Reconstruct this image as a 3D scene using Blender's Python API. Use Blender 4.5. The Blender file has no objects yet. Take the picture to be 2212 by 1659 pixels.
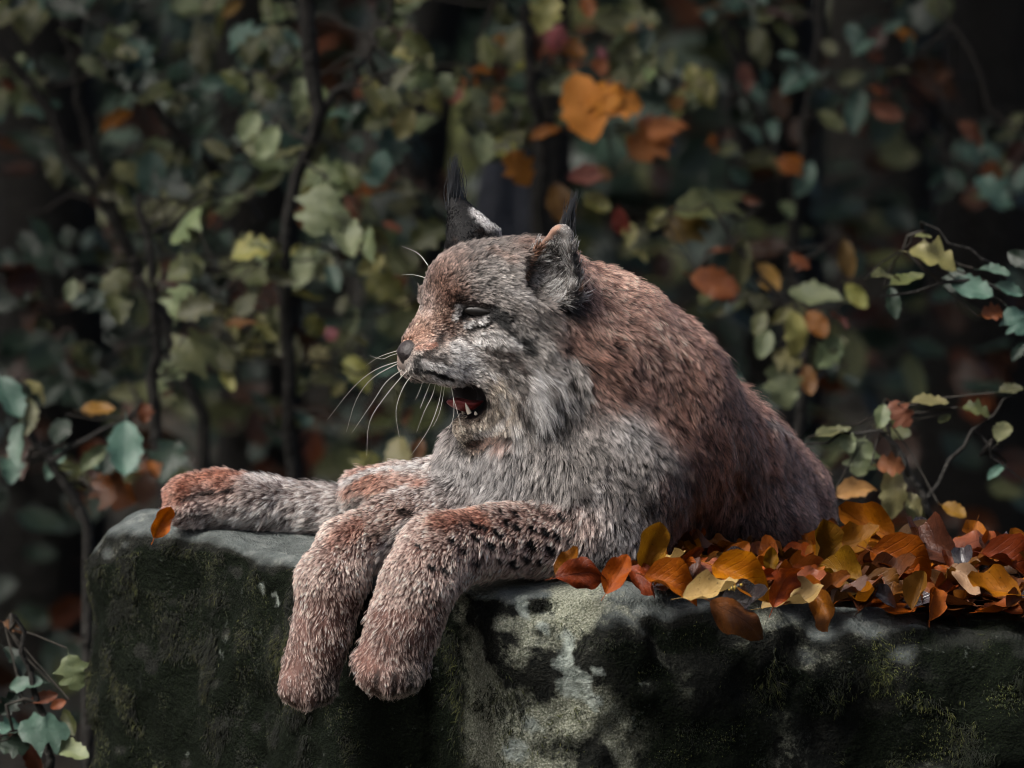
import bpy, math, random
import numpy as np
from mathutils import Vector, Matrix
from mathutils.bvhtree import BVHTree
from mathutils.kdtree import KDTree

random.seed(7)
rng = np.random.default_rng(11)
R = math.radians
scene = bpy.context.scene
COL = scene.collection

# ------------------------------------------------------------------ camera
TILT, DIST, WIDTH = R(7.0), 6.7, 1.2216
cam_d = bpy.data.cameras.new('camera')
cam = bpy.data.objects.new('camera', cam_d); COL.objects.link(cam)
CAM = Vector((0, -DIST*math.cos(TILT), 0.23 + DIST*math.sin(TILT)))
cam.location = CAM
cam.rotation_euler = (R(90) - TILT, 0, 0)
cam_d.sensor_width = 36; cam_d.lens = 36*DIST/WIDTH
cam_d.clip_start = 0.1; cam_d.clip_end = 500
cam_d.dof.use_dof = True; cam_d.dof.focus_distance = DIST - 0.02; cam_d.dof.aperture_fstop = 5.6
scene.camera = cam

# ------------------------------------------------------------------ sky, sun, exposure
SUN_EL, SUN_AZ = R(54), R(-118)      # soft light from the upper left
w = bpy.data.worlds.new('World'); scene.world = w; w.use_nodes = True
nt = w.node_tree; bg = nt.nodes['Background']
sky = nt.nodes.new('ShaderNodeTexSky'); sky.sky_type = 'NISHITA'; sky.sun_disc = False
sky.sun_elevation = SUN_EL; sky.sun_rotation = SUN_AZ
sky.air_density = 0.7; sky.dust_density = 6.0; sky.ozone_density = 0.3
nt.links.new(sky.outputs[0], bg.inputs[0]); bg.inputs[1].default_value = 0.05
sl = bpy.data.lights.new('sun', 'SUN'); sl.energy = 1.5; sl.angle = R(24); sl.color = (1, .97, .92)
so = bpy.data.objects.new('sun', sl); COL.objects.link(so)
sd = Vector((math.cos(SUN_EL)*math.sin(SUN_AZ), math.cos(SUN_EL)*math.cos(SUN_AZ), math.sin(SUN_EL)))
so.rotation_euler = sd.to_track_quat('Z', 'Y').to_euler(); so.location = (-3, -2, 6)
vs = scene.view_settings
vs.view_transform = 'Standard'; vs.look = 'None'; vs.gamma = 1.0; vs.exposure = 1.75; vs.use_curve_mapping = False
scene.cycles.max_bounces = 5; scene.cycles.diffuse_bounces = 2; scene.cycles.glossy_bounces = 2
scene.cycles.transmission_bounces = 5; scene.cycles.transparent_max_bounces = 6
scene.cycles.filter_width = 1.1; scene.cycles.use_denoising = True; scene.cycles.use_adaptive_sampling = True; scene.cycles.adaptive_threshold = .025; scene.cycles.adaptive_min_samples = 24

# ------------------------------------------------------------------ helpers
FWD = Vector((0, math.cos(TILT), -math.sin(TILT))); UP = Vector((0, math.sin(TILT), math.cos(TILT)))
def ray(px, py):
    k = WIDTH/DIST/2212
    return (FWD + Vector((1, 0, 0))*((px-1106)*k) + UP*((829.5-py)*k)).normalized()
def at(px, py, Y):                      # the point of the place at depth Y seen at (px, py) of a 2212 x 1659 frame
    d = ray(px, py)
    return CAM + d*((Y - CAM.y)/d.y)
def tag(o, label=None, cat=None, group=None, kind=None):
    for k, v in (('label', label), ('category', cat), ('group', group), ('kind', kind)):
        if v: o[k] = v
    return o
def empty(name, loc=(0, 0, 0)):
    o = bpy.data.objects.new(name, None); o.empty_display_size = .05
    COL.objects.link(o); o.location = loc; return o
def link(name, data, parent=None, loc=None):
    o = bpy.data.objects.new(name, data); COL.objects.link(o)
    if parent is not None:
        o.parent = parent
        o.matrix_parent_inverse = Matrix.Translation(-Vector(parent.location))
    if loc is not None: o.location = loc
    return o
def mesh(name, v, f, mats=(), smooth=True):
    me = bpy.data.meshes.new(name)
    v = np.asarray(v, np.float32)
    if isinstance(f, np.ndarray):
        n, k = f.shape
        me.vertices.add(len(v)); me.vertices.foreach_set('co', v.ravel())
        me.loops.add(n*k); me.loops.foreach_set('vertex_index', f.astype(np.int32).ravel())
        me.polygons.add(n); me.polygons.foreach_set('loop_start', np.arange(0, n*k, k, dtype=np.int32))
        me.update(calc_edges=True)
    else:
        me.from_pydata([tuple(map(float, p)) for p in v], [], f)
    if smooth: me.polygons.foreach_set('use_smooth', np.ones(len(me.polygons), bool))
    for m in (mats if isinstance(mats, (list, tuple)) else [mats]): me.materials.append(m)
    me.update(); return me

def hash3(i, j, k, s):
    h = (i.astype(np.int64)*374761393 + j.astype(np.int64)*668265263 + k.astype(np.int64)*2147483647 + s*974711) & 0xffffffff
    h = ((h ^ (h >> 13))*1274126177) & 0xffffffff
    return ((h ^ (h >> 16)) & 0xffff).astype(np.float32)/65535.0
def vnoise(p, scale, seed=0):           # smooth value noise in -1..1
    q = np.asarray(p, np.float32)*scale; i = np.floor(q).astype(np.int64); f = q - i; f = f*f*(3-2*f)
    out = 0
    for dx in (0, 1):
        for dy in (0, 1):
            for dz in (0, 1):
                wgt = (f[..., 0] if dx else 1-f[..., 0])*(f[..., 1] if dy else 1-f[..., 1])*(f[..., 2] if dz else 1-f[..., 2])
                out = out + wgt*hash3(i[..., 0]+dx, i[..., 1]+dy, i[..., 2]+dz, seed)
    return out*2-1
def sstep(a, b, x):
    t = np.clip((x-a)/(b-a), 0, 1); return t*t*(3-2*t)

def surface_nets(F, org, h):            # F < 0 inside; returns vertices and quads
    nx, ny, nz = F.shape
    S = F < 0
    cnt = np.zeros((nx-1, ny-1, nz-1), np.float32); acc = np.zeros((nx-1, ny-1, nz-1, 3), np.float32)
    c = lambda a: (slice(a[0], nx-1+a[0]), slice(a[1], ny-1+a[1]), slice(a[2], nz-1+a[2]))
    for ax in range(3):
        o1, o2 = [k for k in range(3) if k != ax]
        for u in (0, 1):
            for v in (0, 1):
                a = [0, 0, 0]; a[o1] = u; a[o2] = v; b = list(a); b[ax] = 1
                fa, fb = F[c(a)], F[c(b)]
                m = (fa < 0) != (fb < 0)
                t = np.where(m, fa/np.where(m, fa-fb, 1), 0)
                cnt += m
                for k in range(3):
                    acc[..., k] += np.where(m, (t if k == ax else a[k]), 0)
    act = cnt > 0
    idx = np.full(act.shape, -1, np.int64); idx[act] = np.arange(act.sum())
    cell = np.argwhere(act)
    V = (cell + acc[act]/cnt[act][:, None])*h + np.array(org)
    Q = []
    for ax in range(3):
        o1, o2 = [(1, 2), (2, 0), (0, 1)][ax]
        sl0 = [slice(1, -1)]*3; sl0[ax] = slice(0, -1)
        sl1 = [slice(1, -1)]*3; sl1[ax] = slice(1, None)
        s0, s1 = S[tuple(sl0)], S[tuple(sl1)]
        for flip, m in ((False, s0 & ~s1), (True, ~s0 & s1)):
            e = np.argwhere(m)
            off = np.array([1, 1, 1]); off[ax] = 0
            e = e + off
            def g(d1, d2):
                q = e.copy(); q[:, o1] -= d1; q[:, o2] -= d2
                return idx[q[:, 0], q[:, 1], q[:, 2]]
            q = np.stack([g(1, 1), g(0, 1), g(0, 0), g(1, 0)], 1)
            Q.append(q[:, ::-1] if flip else q)
    return V.astype(np.float32), np.concatenate(Q)

class Field:                            # a signed distance field put together from soft primitives
    def __init__(s, lo, hi, h):
        s.lo = np.array(lo, np.float32); s.h = h
        s.n = np.ceil((np.array(hi)-s.lo)/h).astype(int)+1
        s.F = np.full(s.n, .2, np.float32)
    def window(s, lo, hi):
        a = np.clip(np.floor((np.array(lo)-s.lo)/s.h).astype(int), 0, s.n); b = np.clip(np.ceil((np.array(hi)-s.lo)/s.h).astype(int)+1, 0, s.n)
        sl = tuple(slice(a[k], b[k]) for k in range(3))
        g = np.stack(np.meshgrid(*[np.arange(a[k], b[k], dtype=np.float32)*s.h+s.lo[k] for k in range(3)], indexing='ij'), -1)
        return sl, g
    def add(s, fn, lo, hi, k=.03):
        sl, g = s.window(np.array(lo)-.015-k, np.array(hi)+.015+k)
        d = fn(g); f = s.F[sl]
        hh = np.maximum(k-np.abs(d-f), 0)/k
        s.F[sl] = np.minimum(d, f) - hh*hh*k/4
    def cut(s, fn, lo, hi, k=.008):
        sl, g = s.window(np.array(lo)-.03, np.array(hi)+.03)
        d = -fn(g); f = s.F[sl]
        hh = np.maximum(k-np.abs(d-f), 0)/k
        s.F[sl] = np.maximum(d, f) + hh*hh*k/4
def f_cone(a, ra, b, rb, flat=None):    # tapered capsule, optionally flattened along a unit vector
    a, b = np.array(a, np.float32), np.array(b, np.float32); ba = b-a; L = max(float(ba@ba), 1e-9)
    def fn(g):
        p = g-a; t = np.clip((p@ba)/L, 0, 1)
        q = p - t[..., None]*ba
        if flat is not None:
            n, s = np.array(flat[0], np.float32), flat[1]
            dn = q@n; q = q + (dn*(1/s-1))[..., None]*n
        return np.linalg.norm(q, axis=-1) - (ra+(rb-ra)*t)
    m = max(ra, rb); return fn, np.minimum(a, b)-m, np.maximum(a, b)+m
def f_ell(c, r, M=None):
    c, r = np.array(c, np.float32), np.array(r, np.float32)
    A = np.eye(3, dtype=np.float32) if M is None else np.array(M, np.float32)
    def fn(g):
        p = (g-c)@A
        k0 = np.linalg.norm(p/r, axis=-1); k1 = np.linalg.norm(p/(r*r), axis=-1)
        return k0*(k0-1)/np.maximum(k1, 1e-6)
    m = float(r.max()); return fn, c-m, c+m
# ------------------------------------------------------------------ the lynx: one continuous body
PRIMS = []                              # (group, fn) kept to tell which limb a point belongs to
def build_body():
    F = Field((-.48, -.30, -.20), (.47, .68, .47), .004)
    def cone(grp, p, ra, q, rb, k=.03, flat=None):
        t = f_cone(at(*p), ra, at(*q), rb, flat); F.add(*t, k=k); PRIMS.append((grp, t[0]))
    def chain(grp, pts, k=.03):
        t = [f_cone(at(*p), ra, at(*q), rb) for (p, ra), (q, rb) in zip(pts[:-1], pts[1:])]
        def fn(g):
            d = t[0][0](g)
            for x in t[1:]:
                e = x[0](g); hh = np.maximum(.012-np.abs(d-e), 0)/.012; d = np.minimum(d, e)-hh*hh*.0015
            return d
        F.add(fn, np.min([x[1] for x in t], 0), np.max([x[2] for x in t], 0), k); PRIMS.append((grp, fn))
    def ell(grp, p, r, k=.03, M=None):
        t = f_ell(at(*p), r, M); F.add(*t, k=k); PRIMS.append((grp, t[0]))
    # torso, rump, haunch
    chain('torso', [((1340, 960, .10), .135), ((1480, 1015, .22), .118), ((1610, 1078, .40), .094), ((1664, 1108, .50), .072)], .05)
    ell('torso', (1688, 1108, .40), (.064, .085, .080), .014)
    ell('torso', (1560, 1130, .25), (.11, .14, .06), .04)
    # neck and withers
    chain('neck', [((1165, 690, .02), .085), ((1270, 778, .06), .110), ((1375, 890, .10), .105)], .05)
    ell('neck', (1390, 834, .10), (.078, .09, .077), .05)
    ell('neck', (1200, 860, .0), (.085, .07, .10), .05)
    # chest
    chain('chest', [((1085, 930, .045), .048), ((1075, 1010, .03), .070), ((1110, 1090, .02), .093)], .04)
    ell('chest', (1240, 1030, -.01), (.12, .09, .10), .05)
    # near shoulder and front leg, the paw hanging over the edge
    ell('arm', (1310, 1100, -.05), (.075, .06, .085), .05)
    chain('arm', [((1300, 1165, -.075), .046), ((1190, 1165, -.095), .041), ((1060, 1168, -.125), .041), ((945, 1195, -.165), .042)], .025)
    chain('arm', [((945, 1195, -.165), .042), ((905, 1260, -.195), .043), ((872, 1350, -.205), .041), ((845, 1430, -.208), .040)], .02)
    for dx, dy, dY, r in ((-36, 26, -.020, .0185), (2, 34, -.028, .019), (38, 26, -.022, .0185), (-50, 0, -.004, .0165), (56, 6, .0, .0165)):
        ell('arm', (842+dx, 1430+dy, -.208+dY), (r, r, r*1.15), .006)
    # far front leg
    chain('arm2', [((1000, 1100, -.01), .050), ((860, 1135, -.045), .036), ((755, 1185, -.075), .036), ((715, 1260, -.105), .036)], .025)
    chain('arm2', [((715, 1260, -.105), .036), ((693, 1370, -.118), .033), ((668, 1465, -.122), .034)], .02)
    for dx, dy, dY, r in ((-30, 24, -.018, .016), (2, 34, -.022, .0165), (32, 24, -.014, .0155)):
        ell('arm2', (664+dx, 1462+dy, -.122+dY), (r, r, r*1.2), .006)
    # hind feet stretched out on the far side
    chain('hind', [((425, 1086, .30), .030), ((560, 1089, .30), .030), ((745, 1104, .28), .026), ((900, 1100, .25), .03), ((1150, 1060, .22), .06)], .02)
    ell('hind', (470, 1056, .30), (.050, .028, .021), .012)
    ell('hind', (402, 1066, .285), (.026, .022, .019), .008)
    ell('hind', (408, 1098, .275), (.030, .022, .021), .008)
    ell('hind', (520, 1076, .275), (.055, .02, .024), .012)
    chain('hind2', [((785, 1060, .20), .026), ((860, 1058, .19), .030), ((960, 1060, .17), .038), ((1120, 1060, .12), .06)], .015)
    # skull, brow, cheeks
    ell('head', (1095, 632, .0), (.078, .066, .062), .03)
    ell('head', (1000, 612, -.012), (.041, .046, .036), .03)
    cone('head', (1000, 650, -.012), .040, (912, 748, -.030), .024, .025)
    ell('head', (1110, 745, -.035), (.055, .040, .060), .03)
    ell('head', (1150, 820, -.045), (.040, .030, .050), .025)
    ell('head', (1165, 820, .05), (.045, .035, .055), .03)
    # muzzle: whisker pads, both sides, upper lip
    ell('head', (942, 782, -.053), (.036, .024, .024), .015)
    ell('head', (912, 785, -.012), (.026, .022, .020), .015)
    ell('head', (890, 778, -.034), (.017, .016, .017), .012)
    cone('head', (1000, 790, -.04), .026, (1075, 830, -.035), .030, .02)
    # lower jaw hanging open
    chain('jaw', [((1130, 850, -.010), .032), ((1072, 905, -.028), .028), ((1012, 922, -.036), .0185)], .012)
    ell('jaw', (1100, 870, .012), (.030, .03, .04), .015)
    ell('head', (1040, 850, .022), (.040, .018, .034), .012)
    ell('ruff', (1158, 838, -.060), (.022, .018, .044), .024)
    ell('ruff', (1212, 842, -.056), (.026, .018, .036), .024)
    # brow ridges and the far eye's brow
    ell('head', (1010, 645, -.044), (.022, .012, .010), .012)
    ell('head', (935, 640, .020), (.016, .014, .016), .012)
    # ears: a cupped cone each
    for grp, base, tip, r, n, sh in (('ear', (1194, 596, -.042), (1212, 514, -.056), .043, Vector((-.45, -.88, .10)), .019),
                                     ('ear2', (1022, 520, .046), (978, 424, .064), .037, Vector((-.42, .90, .05)), .018)):
        n = n.normalized(); b, t = at(*base), at(*tip)
        tr = .017 if grp == 'ear' else .008
        fn = f_cone(b, r, t, tr, (n, .62)); F.add(*fn, k=.012); PRIMS.append((grp, fn[0]))
        e = (t-b).normalized()
        fc = f_cone(b+n*sh+e*.004, r*.86, t+n*sh*.62-e*.006, tr*.78, (n, .75)); F.cut(*fc, k=.004)
    # mouth cavity and eye slit
    F.cut(*f_ell(at(1008, 866, -.055), (.025, .048, .022), None), k=.006)
    F.cut(*f_ell(at(958, 866, -.025), (.024, .060, .017), None), k=.006)
    F.cut(*f_cone(at(1008, 678, -.062), .0045, at(1062, 672, -.074), .0055), k=.003)
    V, Q = surface_nets(F.F, F.lo, F.h)
    return F, V, Q
FIELD, BV, BQ = build_body()
# ------------------------------------------------------------------ materials made of nodes
class NB:
    def __init__(s, name):
        s.m = bpy.data.materials.new(name); s.m.use_nodes = True; s.t = s.m.node_tree; s.t.nodes.clear()
        s.out = s('OutputMaterial')
    def __call__(s, typ, ins=None, **kw):
        n = s.t.nodes.new('ShaderNode'+typ)
        for k, v in kw.items(): setattr(n, k, v)
        for k, v in (ins or {}).items(): s.set(n, k, v)
        return n
    def set(s, n, k, v):
        sock = n.inputs[k]
        if isinstance(v, bpy.types.NodeSocket): s.t.links.new(v, sock)
        elif hasattr(v, 'outputs'): s.t.links.new(v.outputs[0], sock)
        else:
            if sock.type == 'RGBA' and len(v) == 3: v = (*v, 1)
            sock.default_value = v
    def mix(s, f, a, b, mode='MIX'):
        n = s('Mix', data_type='RGBA', blend_type=mode)
        s.set(n, 0, f); s.set(n, 6, a); s.set(n, 7, b); return n.outputs[2]
    def math(s, op, a, b=0.0, c=0.0):
        n = s('Math', operation=op); s.set(n, 0, a); s.set(n, 1, b); s.set(n, 2, c); return n.outputs[0]
    def ramp(s, f, stops):
        n = s('ValToRGB'); s.set(n, 0, f); e = n.color_ramp.elements
        while len(e) < len(stops): e.new(.5)
        for x, (p, c) in zip(e, stops):
            x.position = p; x.color = (*c, 1) if len(c) == 3 else c
        return n.outputs[0]
    def noise(s, scale, detail=4, rough=.55, vec=None, out='Fac', **kw):
        n = s('TexNoise', {'Scale': scale, 'Detail': detail, 'Roughness': rough}, **kw)
        if vec is not None: s.set(n, 'Vector', vec)
        return n.outputs[0 if out == 'Fac' else 1]
    def done(s, sh): s.t.links.new(sh.outputs[0] if hasattr(sh, 'outputs') else sh, s.out.inputs[0]); return s.m
def plain(name, col, rough=.6, spec=.5, bump=None, var=.0, vscale=30, sss=0):
    b = NB(name); tc = b('TexCoord').outputs['Object']
    c = b.mix(b.noise(vscale, 3, vec=tc), tuple(x*(1-var) for x in col), tuple(min(1, x*(1+var)) for x in col))
    p = b('BsdfPrincipled', {'Base Color': c, 'Roughness': rough, 'Specular IOR Level': spec})
    if bump: b.set(p, 'Normal', b('Bump', {'Strength': bump[1], 'Distance': bump[2], 'Height': b.noise(bump[0], 4, vec=tc)}))
    return b.done(p)
def lin(c):
    c = np.asarray(c, np.float64)/255; return np.where(c <= .04045, c/12.92, ((c+.055)/1.055)**2.4)

# ------------------------------------------------------------------ painting the coat
MERGE = {'jaw': 'head', 'ruff': 'head', 'neck': 'body', 'chest': 'body', 'torso': 'body', 'hind2': 'hind'}
GROUPS = ['head', 'ear', 'ear2', 'body', 'arm', 'arm2', 'hind']
def region(P):
    best = np.full(len(P), 9., np.float32); g = np.zeros(len(P), int)
    for name, fn in PRIMS:
        d = fn(P); m = d < best; best[m] = d[m]; g[m] = GROUPS.index(MERGE.get(name, name))
    return g
BVH = BVHTree.FromPolygons([tuple(map(float, v)) for v in BV], [tuple(map(int, q)) for q in BQ])
def hit(px, py):
    h = BVH.ray_cast(CAM, ray(px, py))
    if h[0] is not None: return np.array(h[0])
    return np.array(BVH.find_nearest(at(px, py, 0))[0])
PAL = {  # tip, root (as seen colours)
 'grey': ((205, 198, 192), (40, 36, 34)), 'dgrey': ((150, 143, 138), (28, 25, 24)), 'brow': ((164, 128, 112), (38, 27, 24)),
 'tan': ((220, 182, 160), (120, 82, 68)), 'pink': ((248, 200, 180), (92, 56, 47)), 'brown': ((190, 144, 126), (44, 28, 24)),
 'flank': ((94, 63, 52), (16, 10, 9)), 'rump': ((196, 156, 142), (48, 34, 30)), 'chest': ((200, 196, 194), (38, 35, 35)), 'arm': ((248, 218, 204), (84, 52, 45)),  # flank darkened to carry the shade of the shoulder in its colour
 'red': ((214, 150, 124), (84, 44, 34)), 'hind': ((252, 240, 234), (104, 84, 80)), 'chin': ((216, 202, 184), (104, 86, 74)),
 'white': ((250, 248, 246), (150, 144, 142)), 'black': ((22, 22, 23), (7, 7, 8)), 'dark': ((52, 40, 35), (14, 11, 10)),
 'rim': ((206, 160, 134), (110, 76, 60)), 'earin': ((214, 212, 208), (60, 58, 56))}
CTRL = [  # px, py, flow x, flow y (down), length mm, palette
 (905,715,.6,-.8,7,'tan'),(950,690,.6,-.7,7,'tan'),(940,600,.5,-.8,7,'brow'),(985,570,.6,-.7,9,'brow'),(960,650,.5,-.7,7,'brow'),
 (1080,525,1,-.05,13,'dgrey'),(1020,545,.8,-.4,12,'dgrey'),(1120,530,1,.1,15,'brow'),(1040,600,.8,-.1,11,'grey'),(1090,590,.95,.1,13,'grey'),
 (1090,650,1,.3,13,'dgrey'),(1150,680,.9,.45,16,'dgrey'),(1040,740,.9,.25,11,'grey'),(1000,760,.85,.2,9,'grey'),(1080,770,.85,.5,15,'dgrey'),
 (1130,790,.6,.75,20,'grey'),(1160,850,.1,1,40,'chest'),(1160,890,.1,1,44,'chest'),(1215,850,.25,1,34,'grey'),(1190,760,.65,.7,20,'grey'),(940,790,.8,.45,7,'grey'),(900,780,.7,.5,6,'grey'),
 (1005,925,.5,.5,6,'chin'),(1060,905,.55,.75,10,'chin'),(1085,870,.6,.75,13,'chin'),(1070,825,.85,.45,13,'dgrey'),(990,815,.8,.5,7,'grey'),
 (1130,600,.9,.3,12,'dgrey'),(1220,660,.6,.75,14,'brow'),(925,650,-.3,-.8,6,'white'),
 (1290,600,.8,.6,16,'pink'),(1350,640,.8,.58,20,'pink'),(1450,720,.75,.65,22,'pink'),(1300,700,.85,.5,22,'pink'),(1400,760,.85,.5,24,'pink'),
 (1270,760,.8,.6,22,'brown'),(1330,830,.85,.5,24,'brown'),(1250,870,.6,.8,22,'grey'),(1500,800,.5,.86,24,'brown'),(1430,860,.6,.8,24,'brown'),
 (1530,890,.4,.9,24,'brown'),(1350,920,.55,.83,24,'chest'),(1200,930,.3,.95,22,'dgrey'),(1270,970,.5,.85,24,'dgrey'),
 (1050,990,-.1,1,24,'chest'),(980,1030,-.5,.85,22,'chest'),(1110,1040,-.45,.9,30,'chest'),(1060,1060,-.6,.8,24,'chest'),(1180,1020,.1,1,26,'grey'),
 (1270,1060,.4,.9,22,'chest'),(1350,1040,.4,.9,24,'dgrey'),(1340,1130,.15,1,22,'chest'),(1420,980,.35,.93,28,'dgrey'),(1450,900,.4,.9,26,'brown'),
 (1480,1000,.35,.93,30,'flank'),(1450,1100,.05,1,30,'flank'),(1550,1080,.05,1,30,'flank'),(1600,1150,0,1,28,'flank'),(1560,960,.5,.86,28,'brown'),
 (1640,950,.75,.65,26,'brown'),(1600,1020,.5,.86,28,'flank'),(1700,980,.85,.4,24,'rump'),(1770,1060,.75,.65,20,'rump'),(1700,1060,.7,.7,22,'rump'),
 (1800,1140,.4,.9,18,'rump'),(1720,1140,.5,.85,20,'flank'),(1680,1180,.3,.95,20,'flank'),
 (1310,1190,-.25,.95,20,'chest'),(1260,1130,-.4,.9,18,'arm'),(1180,1110,-.8,.45,14,'arm'),(1150,1180,-.75,.65,14,'arm'),(1050,1110,-.85,.3,13,'arm'),(1050,1190,-.6,.8,14,'arm'),
 (950,1140,-.75,.45,13,'arm'),(920,1220,-.45,.9,13,'arm'),(960,1280,.35,.93,14,'arm'),(850,1250,-.65,.7,12,'arm'),(870,1350,-.15,1,13,'arm'),(930,1370,.35,.93,14,'arm'),(800,1350,-.5,.85,12,'arm'),
 (840,1450,-.05,1,11,'arm'),(790,1450,-.4,.9,11,'arm'),(890,1460,.3,.95,12,'dgrey'),
 (900,1100,-.7,.5,16,'arm'),(840,1120,-.75,.5,16,'arm'),(750,1150,-.6,.7,13,'arm'),(700,1220,-.5,.85,13,'arm'),(760,1250,.2,1,13,'arm'),(680,1350,-.2,1,13,'arm'),(730,1380,.25,1,13,'arm'),(660,1450,-.2,1,12,'arm'),(640,1500,-.2,1,11,'arm'),(710,1480,.25,1,11,'dgrey'),
 (700,1070,-.8,.25,18,'hind'),(600,1090,-.75,.45,18,'hind'),(500,1110,-.75,.5,16,'hind'),(600,1050,-.85,-.1,17,'hind'),(430,1110,-.8,.4,11,'hind'),(390,1070,-.85,.1,10,'red'),(480,1040,-.85,-.05,14,'red'),
 (800,1045,-.8,.25,14,'red'),(880,1030,-.8,-.05,15,'hind'),(790,1085,-.7,.55,14,'hind'),(910,1060,-.7,.5,16,'hind'),
 (1185,575,.75,-.45,22,'earin'),(1160,590,.7,-.55,18,'earin'),(1200,540,.5,-.75,14,'earin'),(1200,610,.6,-.6,20,'earin'),(1170,560,.6,-.6,14,'dgrey'),(1240,560,.1,-1,6,'dgrey'),(1225,620,-.2,-.8,16,'earin'),(1215,515,.3,-.9,6,'dgrey'),
 (1020,490,-.25,-.9,7,'black'),(985,470,-.1,-1,7,'black'),(1045,500,-.6,-.7,9,'black')]
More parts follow.
